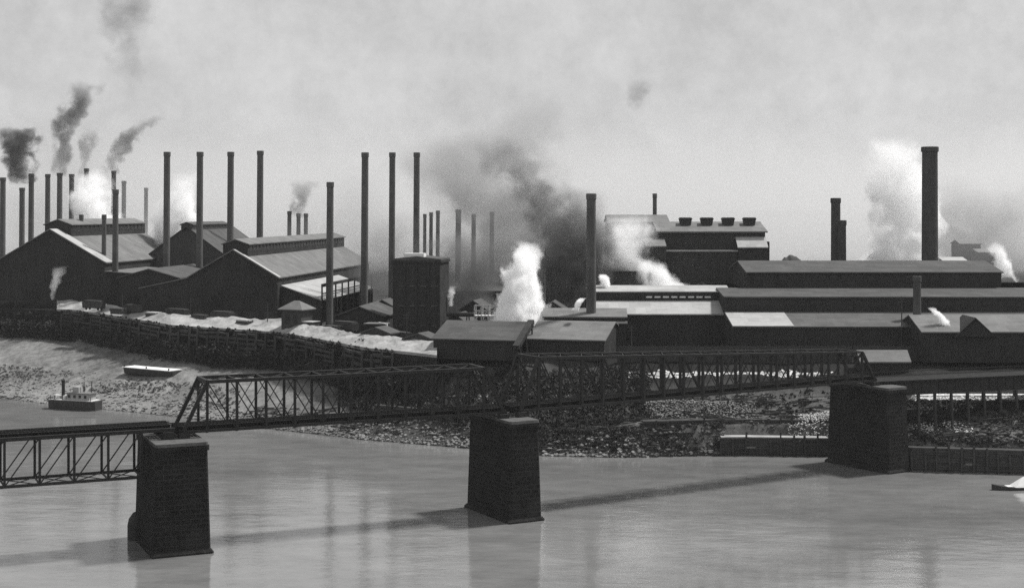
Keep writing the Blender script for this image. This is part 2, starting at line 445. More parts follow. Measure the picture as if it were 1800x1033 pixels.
G3 = 'small trio of far smokestacks behind the middle mill'
for x, yt, lab in ((508,371,'far little smokestack, left of the trio beyond the middle monitor roof'),(524,375,'far little smokestack, middle of the trio beyond the middle monitor roof'),(537,375,'far little smokestack, right of the trio beyond the middle monitor roof')):
    stack(x,yt,640,7.5,lab,mat='stackfar',group=G3,bands=False)
G4 = 'hazy smokestacks in the drifting smoke'
for x, yt, wp, D, lab in ((746,376,6,600,'thin hazy smokestack right beside the last tall stack'),(757,373,6.5,600,'thin hazy smokestack, middle one of three beside the last tall stack'),(769,370,7,600,'thin hazy smokestack, right one of three beside the last tall stack'),
    (805,368,10,620,'wide hazy smokestack alone inside the grey smoke'),(832,376,8,680,'dim smokestack half lost in the grey smoke'),(864,372,8,650,'dim smokestack nearest the rising dark smoke')):
    stack(x,yt,D,wp,lab,mat='stackfar',group=G4,bands=False)
stack(1039,340,357,17,'thick dark smokestack right of the bright white steam burst',lean=.001)
stack(1151,340,470,7.5,'little smokestack above the pale roof left of the four roof vents',lean=0)
stack(1469,348,425,17,'square-topped smokestack with a shorter twin at its right',lean=0,mat='brickstack',bands=False)
stack(1480.5,387,421,14,'shorter stack joined to the right of a taller twin',lean=0,mat='brickstack',bands=False)
stack(1634.5,258,410,28,'tallest and thickest smokestack, in front of the white steam at the right',lean=.0,mat='brickstack',bands=False)
stack(1612,485,352,14,'dark stubby vent stack passing in front of the stepped roofs',lean=0,z0=YARD)

# ------------------------------------------------------------------ buildings
def gable(name, label, cat, loc, rz, w, L, he, hr, wall='wall', roof='roof', monitor=None, aisle_r=None, aisle_l=None, ov=.6, z0=YARD-.3, group=None, openings=0, mslope=.35, verge=0):
    """ridge along local y; gable end at local y=0 faces the viewer. heights above z0."""
    t = thing(name, label, cat, (loc[0],loc[1],z0), rz, group); h = w/2
    p = (hr-he)/h
    MB().prism([(-h,0),(h,0),(h,he),(0,hr),(-h,he)], 0, L).build('wall', wall, t)
    th = .35
    for s in (-1,1):
        e = h+ov
        poly = [(s*.0,hr+.02),(s*e,he-ov*p+.02),(s*e,he-ov*p+th),(0,hr+th+.03)]
        if s < 0: poly = poly[::-1]
        MB().prism(poly, -ov, L+ov).build('roof', roof, t)
    if verge:
        MB().prism([(.3,hr+th-.3*p+.06),(h+ov,he-ov*p+th+.05),(h+ov,he-ov*p+th+.13),(.3,hr+th-.3*p+.14)],-ov-.05,verge).build('roof_edge','roofpale',t)
    if monitor:
        mw, mh, m0, m1 = monitor; q = mw/2; zb = hr-q*p
        mr = hr+mh+q*mslope*.2
        mo = MB().prism([(-q,zb-.1),(q,zb-.1),(q,hr+mh),(0,hr+mh+q*mslope),(-q,hr+mh)], m0, m1).build('roof_monitor', wall, t)
        for s in (-1,1):
            poly = [(0,hr+mh+q*mslope+.02),(s*(q+.5),hr+mh-.5*mslope+.02),(s*(q+.5),hr+mh-.5*mslope+.3),(0,hr+mh+q*mslope+.3)]
            if s < 0: poly = poly[::-1]
            MB().prism(poly, m0-.4, m1+.4).build('monitor_roof', roof, mo)
        for s in (-1,1):
            k = m0+1.5
            while k < m1-2:
                MB().box(s*q-.06,s*q+.06,k,k+2.2,zb+(hr+mh-zb)*.45,hr+mh-.4).build('monitor_window','glass',mo); k += 3.6
    for s, ai in ((1,aisle_r),(-1,aisle_l)):
        if not ai: continue
        aw, a1, a0, l0, l1 = ai      # width, height at the main wall, height at outer eave, start, end
        poly = [(s*(h+.003),0),(s*(h+aw),0),(s*(h+aw),a0),(s*(h+.003),a1)]
        if s < 0: poly = poly[::-1]
        av = MB().prism(poly, l0, l1).build('aisle', wall, t)
        sl = (a1-a0)/aw
        poly = [(s*(h+.06),a1+.02),(s*(h+aw+ov),a0-ov*sl+.02),(s*(h+aw+ov),a0-ov*sl+.3),(s*(h+.06),a1+.3)]
        if s < 0: poly = poly[::-1]
        MB().prism(poly, l0-.4, l1).build('aisle_roof', roof, av)
    if openings:
        for k in range(openings):
            x = -h+ (k+.5)*w/openings
            MB().box(x-1.5,x+1.5,-.06,.05,0,min(5,he*.6)).build('door', 'timber', t)
            f = MB().box(x-1.3,x+1.3,-.1,.05,he*.62,he*.62+2.6).build('window', 'glass', t)
            mm = MB()
            for i in range(4): mm.box(x-1.3+i*.83,x-1.2+i*.83,-.14,-.1,he*.62,he*.62+2.6)
            mm.build('glazing_bar', 'iron', f)
    return t
RZ = R(-7)
def z_at(y, D): return wz(y,D)-(YARD-.3)
# left mill
gable('rolling_mill','big dark gabled mill at the far left with a long roof monitor','mill',(wx(88,480),480),RZ,37,72,z_at(461,480),z_at(404,480),
      monitor=(9,1.6,6,72), aisle_r=(9,z_at(449,480)-5.2,z_at(480,480),-.5,36), aisle_l=(14,z_at(461,480)-1,z_at(490,480),-.5,60), openings=6, verge=5.8)
gable('furnace_house','hazy gabled mill house between the two big mills, behind two tall stacks','mill',(wx(328,520),520),RZ,27,50,z_at(447,520),z_at(399,520),wall='wallhaze',roof='roofdark',monitor=(4,.8,0,40),openings=3)
gable('rolling_mill','gabled mill with long grey monitor roof in the middle left, above the pale ledge','mill',(wx(410,430),430),RZ,26.4,122,z_at(487,430),z_at(440,430),
      monitor=(7.5,1.7,2,122), aisle_l=(15,z_at(489,430),z_at(508,430),.5,60), openings=5, verge=1.8)
gable('rolling_mill','low dark mill front filling the gap between the two big gables','mill',(wx(262,452),452),RZ,19,40,z_at(489,452),z_at(474,452),roof='roofdark',openings=4)
# open colonnade shed beside the middle mill
cD = 431; cx0 = wx(494,cD)
t = thing('open_shed','open-sided shed with pale roof and slim posts, along the right flank of the middle mill','shed',(cx0,cD,YARD-.3),RZ)
za, zb_ = z_at(503,cD), z_at(528,cD)
MB().prism([(0,za),(12,zb_),(12,zb_+.3),(0,za+.3)],0,70).build('roof','roofpale',t)
MB().prism([(0,0),(12,0),(12,zb_-.02),(0,za-.02)],.4,1).build('wall','wall',t)
MB().box(0,12,69,70,0,zb_-.1).build('wall','wall',t)
for k in range(9):
    MB().bar((11.6,.5+k*8.3,0),(11.6,.5+k*8.3,zb_),.4).build('post','iron',t)
    MB().bar((12.1,.5+k*8.3,zb_),(12.1,.5+k*8.3,zb_+4.4),.4).build('crane_post','iron',t)
MB().bar((12.1,.4,zb_+4.4),(12.1,68,zb_+4.4),.5,.9).build('crane_rail','iron',t)
MB().bar((12.1,.4,zb_+2.0),(12.1,68,zb_+2.0),.25,.3).build('handrail','iron',t)
# low dark shed before the colonnade
gable('low_shed','low dark shed with tarred roof between the middle mill and the square tower','shed',(wx(632,398),398),RZ,13,30,z_at(556,398),z_at(540,398),roof='roofdark',openings=2)
# dark square tower
tD = 392; tw = 85*tD/F; h = z_at(455,tD)
t = thing('square_tower','tall dark square brick tower with a bright white roof lantern','tower',(wx(732,tD),tD,YARD-.3),R(-9))
MB().box(-tw/2,tw/2,0,tw*.9,0,h-1).build('wall','brick',t)
MB().box(-tw/2-.35,tw/2+.35,-.35,tw*.9+.35,h-1,h-.4).build('cornice','wall',t)
MB().prism([(-tw/2-.2,h-.4),(tw/2+.2,h-.4),(tw/2+.2,h),(0,h+.7),(-tw/2-.2,h)],-.2,tw*.9+.2).build('roof','roofdark',t)
MB().box(-3.6,1.9,.4,3.4,h+.4,h+1.45).build('roof_lantern','white',t)
for k in range(4):
    for j in range(3):
        f = MB().box(-4.6+k*2.9,-3.3+k*2.9,-.06,.05,4+j*5.2,6.6+j*5.2).build('window','glass',t)
        MB().box(-4.7+k*2.9,-3.2+k*2.9,-.16,.05,3.75+j*5.2,4+j*5.2).build('sill','coping',f)
for k in range(5): MB().box(-tw/2+k*tw/4-.25-(.0 if 0<k<4 else (.05 if k else -.3)),-tw/2+k*tw/4+.25+(-.3 if k==4 else 0),-.22,.05,0,h-1.05).build('pilaster','brick',t)

def tiered(name, label, x0, x1, yf, tiers, depth, z0=YARD-.3, rz=0, wall='wall', roofs=None, cat='mill', windows=True, ov=.5, win_mat='glass', wstep=3.2, strip=False, inset=None):
    """long stepped shed, long side facing the viewer. tiers: (setback, wall foot, eave, roof run, roof rise) in world heights"""
    xc = (x0+x1)/2; hl = (x1-x0)/2
    t = thing(name, label, cat, (xc,yf,z0), rz)
    n = len(tiers)
    for i, (sb, zf, ze, run, zr) in enumerate(tiers):
        zf, ze, zr = zf-z0, ze-z0, zr-z0
        xl, xr = (-hl, hl) if not inset else (-hl+inset[i][0], hl-inset[i][1])
        d1 = depth-sb; th = .3; ins = .004*i
        mid = (sb+d1)/2
        last = i == n-1
        wl = MB().box(xl+ins,xr-ins,sb,d1,zf,ze).build(('wall','clerestory_wall','roof_monitor')[min(i,2)], wall, t)
        p = (zr-ze)/run
        run2 = mid-sb if last else run
        zr2 = ze+p*run2
        for s in (0,1):
            yy = (lambda y: y) if s == 0 else (lambda y: depth-y)
            poly = [(yy(sb-ov),ze-ov*p+.02),(yy(sb+run2),zr2+.02),(yy(sb+run2),zr2+th),(yy(sb-ov),ze-ov*p+th)]
            if s: poly = poly[::-1]
            MB().prismx(poly, xl-.4, xr+.4).build('roof' if i == 0 else 'upper_roof' if i == 1 else 'monitor_roof', (roofs or ['roof']*n)[i], wl if i else t)
        if last or True:
            for sx in (-1,1):
                gx = (xr if sx > 0 else xl)-sx*(.15+ins)
                MB().prismx([(sb+.02,ze-.02),(d1-.02,ze-.02),(d1-run2,zr2),(sb+run2,zr2)] if not last else [(sb+.02,ze-.02),(d1-.02,ze-.02),(mid,zr2)], gx-.1, gx+.1).build('gable_wall', wall, wl if i else t)
        if windows:
            hgt = ze-zf; m = None
            k = xl+1.5
            cnt = 0
            while k < xr-2.5 and cnt < 90:
                if hgt > 5 and i == 0:
                    f = MB().box(k,k+1.6,sb-.05,sb+.05,zf+hgt*.55,zf+hgt*.55+1.7)
                elif strip:
                    f = None if not (.36*2*hl < k+hl < .84*2*hl) else MB().box(k,k+1.5,sb-.05,sb+.05,zf+hgt*.45,zf+hgt*.45+.38)
                else:
                    f = MB().box(k,k+1.9,sb-.05,sb+.05,zf+hgt*.52,zf+hgt*.52+min(1.3,hgt*.35))
                if f: f.build('window', win_mat if i else 'glass', wl if i else t)
                k += wstep; cnt += 1
    return t
tiered('rolling_mill','long mill of three stepped grey roofs at the right',wx(1290,345),wx(1800,345)+55,345,
       [(0,YARD-.3,22.8,13,25.2),(13.5,25.0,28.9,14,30.3),(28,30.2,34.3,12,36.3)],84,roofs=['roofmid','roofdark','roofdark'],inset=[(0,0),(0,0),(7.6,51)])
sm = [o for o in C.objects if o.name.startswith('rolling_mill')][-1]
MB().prismx([(-.45,22.8-(YARD-.3)+.25),(12.6,25.15-(YARD-.3)+.25),(12.6,25.15-(YARD-.3)+.36),(-.45,22.8-(YARD-.3)+.36)],-(wx(1800,345)+55-wx(1290,345))/2-.3,-(wx(1800,345)+55-wx(1290,345))/2+14).build('roof_patch','roofpale',sm)
# nearer right-hand shed with a small dark dormer gable
t = tiered('machine_shop','dark walled shop with pale roof and one dark dormer gable at the lower right',wx(1622,334),wx(1800,334)+40,334,[(0,YARD-.3,wz(584,334),9.5,wz(557,345))],21,roofs=['roof'])
g = MB().prism([(-4.3,0),(4.3,0),(0,4.0)],-.7,9).build('dormer','wall',t); g.location = (wx(1713,334)-(wx(1622,334)+wx(1800,334)+40)/2,-.1,wz(584,334)-(YARD-.3)-.9)
for s in (-1,1):
    poly = [(0,4.0),(s*4.7,-.36),(s*4.7,-.1),(0,4.3)]
    if s < 0: poly = poly[::-1]
    MB().prism(poly,-.9,9).build('dormer_roof','wall',g)
# roof_patch above: paler bay on the left part of the long mill's front slope
# middle shed with thin bright roofs
tiered('finishing_shed','long low shed with two thin bright roof strips right of the thick stack',wx(1040,362),wx(1290,362),362,
       [(0,YARD-.3,24.6,8,27.2),(8.5,27.0,29.6,6,30.6)],30,roofs=['roofpale','roofpale'],win_mat='white',wstep=2.1,strip=True)  # white upper panes: the reflection on the glass is put into their colour
tiered('finishing_shed','shed with one bright pale roof right below the dark four-vent house',wx(1140,398),wx(1292,398),398,[(0,YARD-.3,wz(518,398),7,wz(505,405))],16,roofs=['roofpale'],windows=False)
# shed with low monitor behind the front sheds
tiered('casting_shed','shed with pale roof and dark low clerestory behind the twin front sheds',wx(956,352),wx(1100,352),352,[(0,YARD-.3,wz(569,352),1.6,wz(566,353)),(1.8,wz(567,353),wz(558,353),6,wz(546,359))],18,roofs=['roofdark','roof'],rz=R(-3))
# twin front sheds
for x0, x1, lab, rr in ((760,905,'low front shed with grey sloping roof, left of the gap below the white steam','roofdark'),(928,1062,'low front shed with grey sloping roof, right of the gap below the thick stack','roofdark')):
    xa, xb = wx(x0,338), wx(x1,338)
    w_ = (xb-xa)/math.cos(R(16))
    tt = tiered('front_shed', lab, -w_/2, w_/2, 0, [(0,YARD-.3,20.3,11,23.6)], 22, roofs=['roof' if x0>900 else 'roofdark'], cat='shed')
    tt.location = ((xa+xb)/2, 340, YARD-.3); tt.rotation_euler = (0,0,R(-16)); tt['group'] = 'twin front sheds'
# inclined hoist between them
t = thing('inclined_hoist','dark inclined hoist bridge climbing through the gap between the twin front sheds','hoist',(wx(905,333),333,YARD-.3),R(-16))
MB().bar((0,1,3.4),(0,14,8.3),1.5,1.0).build('conveyor','iron',t)
for y_ in (2,7,12): 
    for s in (-1,1): MB().bar((s*.9,y_,0),(s*.7,y_,3.2+y_*.4),.3).build('leg','iron',t)
t2 = thing('tilting_pipe','dark stubby pipe slanting out of the white steam burst','pipe',(wx(905,362),362,YARD-.3),R(-10))
MB().bar((0,0,0),(0,0,8.9),.5).build('post','iron',t2)
m = MB().lathe([(.55,0),(.55,4.6),(.75,4.6),(.75,5.2)],12).build('pipe','iron',t2); m.location = (-.8,0,8.0); m.rotation_euler = (0,R(52),0)
for x, D, w_, he_, rz_, lab in ((800,378,6,5.5,-15,'small dark shed just right of the square tower'),(832,400,7,7.5,-12,'dark shed in the smoke behind the pale scaffold'),(672,420,8,6.5,-9,'small dark shed in the smoke left of the square tower'),(972,378,7,8.5,-5,'dark shed at the right flank of the white steam burst')):
    gable('yard_shed',lab,'shed',(wx(x,D),D,0),R(rz_),w_,9,he_,he_+2.2,roof='roofdark',ov=.4,openings=1)
t = thing('overhead_pipe','long dark overhead pipe on trestle legs between the square tower and the white steam burst','pipe',(wx(785,372),372,YARD-.3),R(-4))
m = MB().lathe([(.55,0),(.55,15.5)],12).build('pipe','iron',t,True); m.rotation_euler = (0,R(90),0); m.location = (0,0,8.2)
for k in range(4):
    for s_ in (-1,1): MB().bar((1+k*4.4+s_*.9,0,0),(1+k*4.4+s_*.25,0,7.7),.28).build('leg','iron',t)
# pale scaffold
t = thing('scaffold','pale timber scaffold frame beside the white steam burst','scaffold',(wx(852,366),366,YARD-.3),R(-8))
for i in range(4):
    for j in range(2): MB().bar((-2.6+i*1.75,j*2.5,0),(-2.6+i*1.75,j*2.5,z_at(536,366)-(.9 if i==3 else 0)),.2).build('upright','paletimber',t)
for k in range(5): MB().bar((-2.7,0,5.6+k*1.3),(2.8,0,5.6+k*1.3),.2,.28).build('ledger','paletimber',t)
for i in range(3):
    MB().bar((-2.6+i*1.75,-.1,6),(-.85+i*1.75,-.1,10.5),.16).build('brace','paletimber',t)
MB().box(-2.6,2.6,.2,2.3,8.2,8.35).build('platform','white',t)
# building with four vents
vD = 420; vx0, vx1 = wx(1158,vD), wx(1345,vD); z0 = YARD-.3
t = thing('vent_house','tall dark house with a pale flat roof carrying four stubby vents','mill',((vx0+vx1)/2,vD,z0),R(0))
hw = (vx1-vx0)/2
MB().box(-hw,hw,0,24,0,wz(409,vD)-z0).build('wall','wall',t)
ze, zr = wz(409,vD)-z0, wz(394,vD+9)-z0
for s in (0,1):
    f = (lambda y: y) if s == 0 else (lambda y: 24-y)
    poly = [(f(-.8),ze+.02),(f(12),zr+.4),(f(12),zr+.75),(f(-.8),ze+.4)]
    MB().prismx(poly if not s else poly[::-1],-hw-.6,hw+.6).build('roof','roof',t)
for sx in (-1,1): MB().prismx([(0,ze-.02),(24,ze-.02),(12,zr+.38)],sx*(hw-.2)-.1,sx*(hw-.2)+.1).build('gable_wall','wall',t)
for k in range(4):
    cx = wx(1204+k*37.3,vD+9)-(vx0+vx1)/2
    b = MB().prism([(-1.35,zr-.6),(1.35,zr-.6),(1.75,zr+1.45),(-1.75,zr+1.45)],6.5,9.5).build('roof_vent','iron',t)
    MB().prism([(-1.95,zr+1.46),(1.95,zr+1.46),(1.5,zr+1.95),(-1.5,zr+1.95)],6.2,9.8).build('vent_cap','iron',b); b.location.x = cx
MB().box(hw*.46,hw-.02,-4,-.003,0,wz(436,vD-3)-z0).build('porch_wall','wall',t)
MB().prismx([(-4.5,wz(436,vD-4)-z0),(-.01,wz(418,vD)-z0),(-.01,wz(418,vD)-z0+.3),(-4.5,wz(436,vD-4)-z0+.3)],hw*.44,hw+.1).build('porch_roof','roofpale',t)
MB().box(hw+.003,hw+1.6,2,16,0,wz(425,vD)-z0).build('stair_shaft','wall',t)
MB().box(-hw*.9,hw*.44,-3.4,-.003,0,wz(442,vD-3)-z0).build('annex_wall','wall',t)
MB().box(-hw*.92,hw*.45,-3.7,-.003,wz(442,vD-3)-z0,wz(442,vD-3)-z0+.35).build('annex_roof','roofpale',t)
MB().box(-hw-4,-hw*.9-.01,-6,-.003,0,wz(434,vD-6)-z0).build('side_wall','wall',t)
MB().prismx([(-6.4,wz(434,vD-6)-z0+.01),(-.01,wz(420,vD)-z0),(-.01,wz(420,vD)-z0+.3),(-6.4,wz(434,vD-6)-z0+.3)],-hw-4.3,-hw*.9).build('side_roof','roof',t)
for k in range(8): MB().box(-hw*.82+k*2.35,-hw*.82+k*2.35+1.2,-.06,.05,wz(430,vD)-z0,wz(417,vD)-z0).build('window','glass',t)
for k in range(8): MB().box(-hw*.82+k*2.35,-hw*.82+k*2.35+1.3,-3.46,-3.35,wz(475,vD)-z0,wz(458,vD)-z0).build('window','glass',t)
tiered('charging_house','hazy house with a pale roof behind the left of the four-vent house',wx(1070,455),wx(1175,455),455,[(0,YARD-.3,wz(391,455),9,wz(379,463))],18,wall='wallhaze',roofs=['roof'],windows=False)
tiered('converter_shed','smoky shed with a short pale roof, right of the thick stack below the rising steam',wx(1062,408),wx(1132,408),408,[(0,YARD-.3,wz(476,408),7,wz(459,415))],16,wall='wallhaze',roofs=['roof'],windows=False,rz=R(-12))
tiered('converter_shed','dark block of a converter shed half hidden in smoke, left of the thick stack',wx(962,430),wx(1050,430),430,[(0,YARD-.3,wz(452,430),7,wz(440,437))],18,wall='wall',roofs=['wall'],windows=False)
tiered('blowing_house','long low dark house sunk in smoke behind the white steam burst',wx(770,440),wx(955,440),440,[(0,YARD-.3,wz(512,440),7,wz(500,447))],16,wall='wall',roofs=['roofdark'],windows=False)
# far low houses at the right, seen through smoke
for i,(xa,xb,ye,yr,D,lab) in enumerate(((1688,1724,429,424,640,'far pale roof in the haze, high right of the tallest stack'),(1720,1752,444,440,600,'far pale roof in the haze, right of the tallest stack and lower'),(1660,1700,460,455,520,'far pale roof just right of the foot of the tallest stack'))):
    tt = tiered('far_shed',lab,wx(xa,D),wx(xb,D),D,[(0,YARD-.3,wz(ye,D),6,wz(yr,D+6)+.3)],13,roofs=['roofpale'],wall='wallhaze',windows=False,cat='shed'); tt['group']='far sheds in the haze'
# watch cabin on the ledge
D = 392; t = thing('watch_cabin','dark hut with a grey pyramid roof standing on the pale ledge','hut',(wx(512,D),D,17.2),R(-25))
hh = wz(545,D)-17.2
MB().box(-3.1,3.1,0,5.4,0,hh).build('wall','timber',t)
m = MB(); e = .75; m.add([(-3.1-e,-e,hh),(3.1+e,-e,hh),(3.1+e,5.4+e,hh),(-3.1-e,5.4+e,hh),(-3.1-e,-e,hh+.25),(3.1+e,-e,hh+.25),(3.1+e,5.4+e,hh+.25),(-3.1-e,5.4+e,hh+.25),(-.8,2.7,hh+2.4),(.8,2.7,hh+2.4)],
   [(3,2,1,0),(0,1,5,4),(1,2,6,5),(2,3,7,6),(3,0,4,7),(4,5,9,8),(5,6,9),(6,7,8,9),(7,4,8)]); m.build('roof','roof',t)
for x_ in (-1.9,.6): MB().box(x_,x_+1.3,-.06,.05,hh*.45,hh*.8).build('window','glass',t)
MB().box(3.15,6.2,.5,4,0,3.3).build('lean_to','timber',t)
MB().box(3.14,6.4,.2,4.2,3.31,3.5).build('lean_to_roof','roofpale',t)
# tank on frame near tower
D = 382; t = thing('tank_house','dark boxy tank on a frame with a pale pole beside it','tank',(wx(658,D),D,YARD),R(-12))
MB().box(-2.6,2.6,0,4,1.2,4.6).build('tank','iron',t)
MB().box(-2.9,2.9,-.3,4.3,4.61,4.85).build('lid','roof',t)
for x_ in (-2.3,2.3):
    for y_ in (.3,3.7): MB().bar((x_,y_,0),(x_,y_,1.2),.35).build('leg','timber',t)
MB().bar((3.4,0,0),(3.4,0,4.9),.35).build('pole','white',t)
MB().bar((3.4,0,4.7),(1.2,0,5.2),.25).build('spout','white',t)

# ------------------------------------------------------------------ walls along the bank
def wall_run(cols, off, ztop, zbot, thick, name, label, cat, mat, top=None, topname='pavement', dz=None):
    """a wall following the yard edge of the bank"""
    m = MB(); tm = MB(); fr, bk = [], []
    for x in cols:
        pts = column(x); D = pts[-2][0]+off
        z1 = ztop(x) if callable(ztop) else ztop
        z0 = zbot(x) if callable(zbot) else zbot
        a, b = Vector((wx(x,D),D,0)), Vector((wx(x,D+thick),D+thick,0))
        fr.append((a,z0,z1)); bk.append((b,z0,z1))
    n = len(cols)
    vs = [(a.x,a.y-.6,z0) for a,z0,z1 in fr]+[(a.x,a.y,z1) for a,z0,z1 in fr]+[(b.x,b.y,z1) for b,z0,z1 in bk]+[(b.x,b.y,z0) for b,z0,z1 in bk]
    fs = []
    for i in range(n-1):
        for k in range(4):
            k2 = (k+1)%4; fs.append((k*n+i, k*n+i+1, k2*n+i+1, k2*n+i))
    fs += [(0,n,2*n,3*n),(n-1,4*n-1,3*n-1,2*n-1)]
    root = m.add(vs,fs).build(name, mat)
    tag(root, label, cat)
    if top:
        vs, fs = [], []; nr = 8
        for i,(p,q) in enumerate(zip(fr,bk)):
            for k in range(nr+1):
                w_ = k/nr; b = lerp(p[0],q[0],w_); e = Vector((b.x*.12,b.y*.12,0))
                nz_ = mnoise.noise(e)*.5+mnoise.noise(e*3.1)*.3+mnoise.noise(e*8)*.12
                vs.append((b.x,b.y-.25 if k == 0 else b.y,p[2]+.12+(2.3*w_+1.3*nz_*min(1,w_*2) if k else max(-.05,nz_*.2))))
            vs.append((p[0].x,p[0].y-.25,p[2]-.5))
        o_ = nr+2
        for i in range(n-1):
            for k in range(nr): fs.append((i*o_+k,(i+1)*o_+k,(i+1)*o_+k+1,i*o_+k+1))
            fs.append((i*o_+nr+1,(i+1)*o_+nr+1,(i+1)*o_,i*o_))
        tm.add(vs,fs).build(topname, top, root)
    return root
wall_run([100+i*4 for i in range(168)], 2, lambda x: lerp(18.9,17.2,(x-100)/600), lambda x: 5.5, 11, 'retaining_wall', 'long dark retaining wall with a pale gravel top, below the left mills', 'wall', 'pier', 'ledge')
wall_run([-400+i*25 for i in range(21)], 2, 18.6, 7, 9, 'retaining_wall', 'dark overgrown wall at the left edge, left of the pale topped wall', 'wall', 'pier')
# timber crib wall in the middle, quay wall on the right
def crib(xa, xb, dD, z0, z1, label, name='crib_wall', step=2.4, sta=1, ln=.42):
    t = thing(name, label, 'wall', (0,0,0)); n = max(2,int((wx(xb,300)-wx(xa,300))/step))
    pts = []
    for i in range(n+1):
        x = lerp(xa,xb,i/n); D = column(x)[sta][0]+dD; pts.append(Vector((wx(x,D),D,0)))
    m = MB(); k = z0
    while k < z1:
        for p,q in zip(pts,pts[1:]):
            j = rnd.uniform(-.25,.15)
            if k > z0+1 and rnd.random() < .03: continue
            m.bar((p.x,p.y+j,k+.2),(q.x,q.y+j,k+.2),ln,.4)
        k += .46
    m.build('log_course','timber',t)
    for p in pts:
        MB().bar((p.x+rnd.uniform(-.3,.3),p.y-.4-rnd.random()*.3,z0-2.5),(p.x+rnd.uniform(-.3,.3),p.y-.4,z1+rnd.uniform(-.8,1.3)),rnd.uniform(.25,.42)).build('pile','timber',t)
    vs = [(p.x,p.y-.1,z1+.02) for p in pts]+[(p.x,p.y+2.2,z1+.1) for p in pts]; m = MB()
    for p,q in zip(pts,pts[1:]): m.add([(p.x,p.y-.1,z1),(q.x,q.y-.1,z1),(q.x,q.y+2.4,z1),(p.x,p.y+2.4,z1),(p.x,p.y-.1,z1+.2),(q.x,q.y-.1,z1+.2),(q.x,q.y+2.4,z1+.2),(p.x,p.y+2.4,z1+.2)],[(4,5,6,7),(0,1,5,4),(1,2,6,5),(3,0,4,7)])
    m.build('walkway','ledge' if xa==1268 else 'timber',t)
    return t
crib(1268,1456,0,-.5,3.6,'dark timber crib wall with a pale walkway at the water, left of the far bank pier')
crib(1130,1458,3.6,3.4,6.4,'upper dark timber crib wall below the rubble slope',sta=2)
crib(1560,1860,-1.0,-.5,4.2,'long dark piled quay wall at the water, right of the far bank pier',name='quay_wall')

# ------------------------------------------------------------------ rubble, scrub, heaps
def rock_mb(m, c, r):
    vs = []; base = [(-1,0,0),(1,0,0),(0,-1,0),(0,1,0),(0,0,-1),(0,0,1),(-.6,-.6,.55),(.6,-.6,.55),(.6,.6,.5),(-.6,.6,.5)]
    for b in base:
        k = rnd.uniform(.75,1.25); vs.append((c[0]+b[0]*r*k*1.2, c[1]+b[1]*r*k, c[2]+b[2]*r*.75*k))
    fs = [(0,2,6),(2,7,6),(2,1,7),(1,8,7),(1,3,8),(3,9,8),(3,0,9),(0,6,9),(6,7,5),(7,8,5),(8,9,5),(9,6,5),(0,4,2),(2,4,1),(1,4,3),(3,4,0)]
    m.add(vs,fs)
def rubble(xa, xb, o0, o1, n, r0, r1, label, mat='rock', sta=1, dens=None):
    m = MB(); k = 0
    while k < n:
        x = rnd.uniform(xa,xb)
        if dens and rnd.random() > dens(x): 
            k += 1; continue
        D = column(x)[sta][0]+lerp(o0,o1,rnd.random()**1.5)
        rock_mb(m,(wx(x,D),D,bank_z(x,D)+rnd.uniform(-.1,.25)),r0+(r1-r0)*rnd.random()**3); k += 1
    return tag(m.build('rubble',mat),label,'rubble',kind='stuff')
rubble(380,830,.2,9,2200,.08,.5,'pale riprap stones along the waterline under the first overhead truss')
rubble(-60,380,.2,16,1300,.12,.6,'scattered stones on the pale left river bank')
rubble(955,1140,.0,4.5,700,.15,.6,'pale boulders at the waterline right of the mid river pier')
rubble(1120,1460,4,18,700,.1,.5,'loose rubble on the slope behind the crib walls','rockdim',dens=lambda x:.7)
rubble(1590,1830,4.5,11,500,.12,.55,'rubble strewn behind the right quay wall','rockdim')
rubble(640,1000,9,22,900,.15,.6,'dim stones on the dark bank behind the mid river pier')

def scrub(gen, n, size, label, mat='leaf'):
    m = MB()
    for _ in range(n):
        c, r = gen()
        for k in range(16):
            d = Vector((rnd.gauss(0,1),rnd.gauss(0,1),rnd.gauss(0,1))).normalized()*r*rnd.random()**.4
            d.z = abs(d.z)*1.1
            p = Vector(c)+d; a = Vector((rnd.uniform(-1,1),rnd.uniform(-1,1),rnd.uniform(-1,1)))*size; b = Vector((rnd.uniform(-1,1),rnd.uniform(-1,1),rnd.uniform(-1,1)))*size
            m.add([p-a,p-b*.6,p+a,p+b*.6],[(0,1,2,3)])
    return tag(m.build('scrub',mat),label,'scrub',kind='stuff')
def gen_wall(xa, xb, sta, o0, o1, r0, r1, zo=0):
    def g():
        x = rnd.uniform(xa,xb); D = column(x)[sta][0]+rnd.uniform(o0,o1)
        return (wx(x,D),D,bank_z(x,D)+zo*rnd.random()-.2), rnd.uniform(r0,r1)
    return g
scrub(gen_wall(-150,700,5,-4,2.2,.7,2.0,5),1900,.42,'dark scrub smothering the foot of the left retaining wall')
scrub(gen_wall(-150,110,6,0,5,.8,1.9,1),420,.42,'dark bushes along the top of the bank at the left edge')
scrub(gen_wall(600,1140,4,-6,20,.5,1.5,1),1900,.4,'dark brush covering the bank behind the mid river pier')
scrub(gen_wall(1100,1460,4,-6,5,.4,1.0,.3),110,.35,'low dark weeds on the slope left of the far bank pier')
scrub(gen_wall(1590,1850,4,-5,8,.4,1.2,.4),420,.35,'low weeds around the viaduct posts')
scrub(gen_wall(-100,420,3,-8,14,.2,.6,.1),900,.3,'tufts of dry grass on the pale left bank','leafpale')

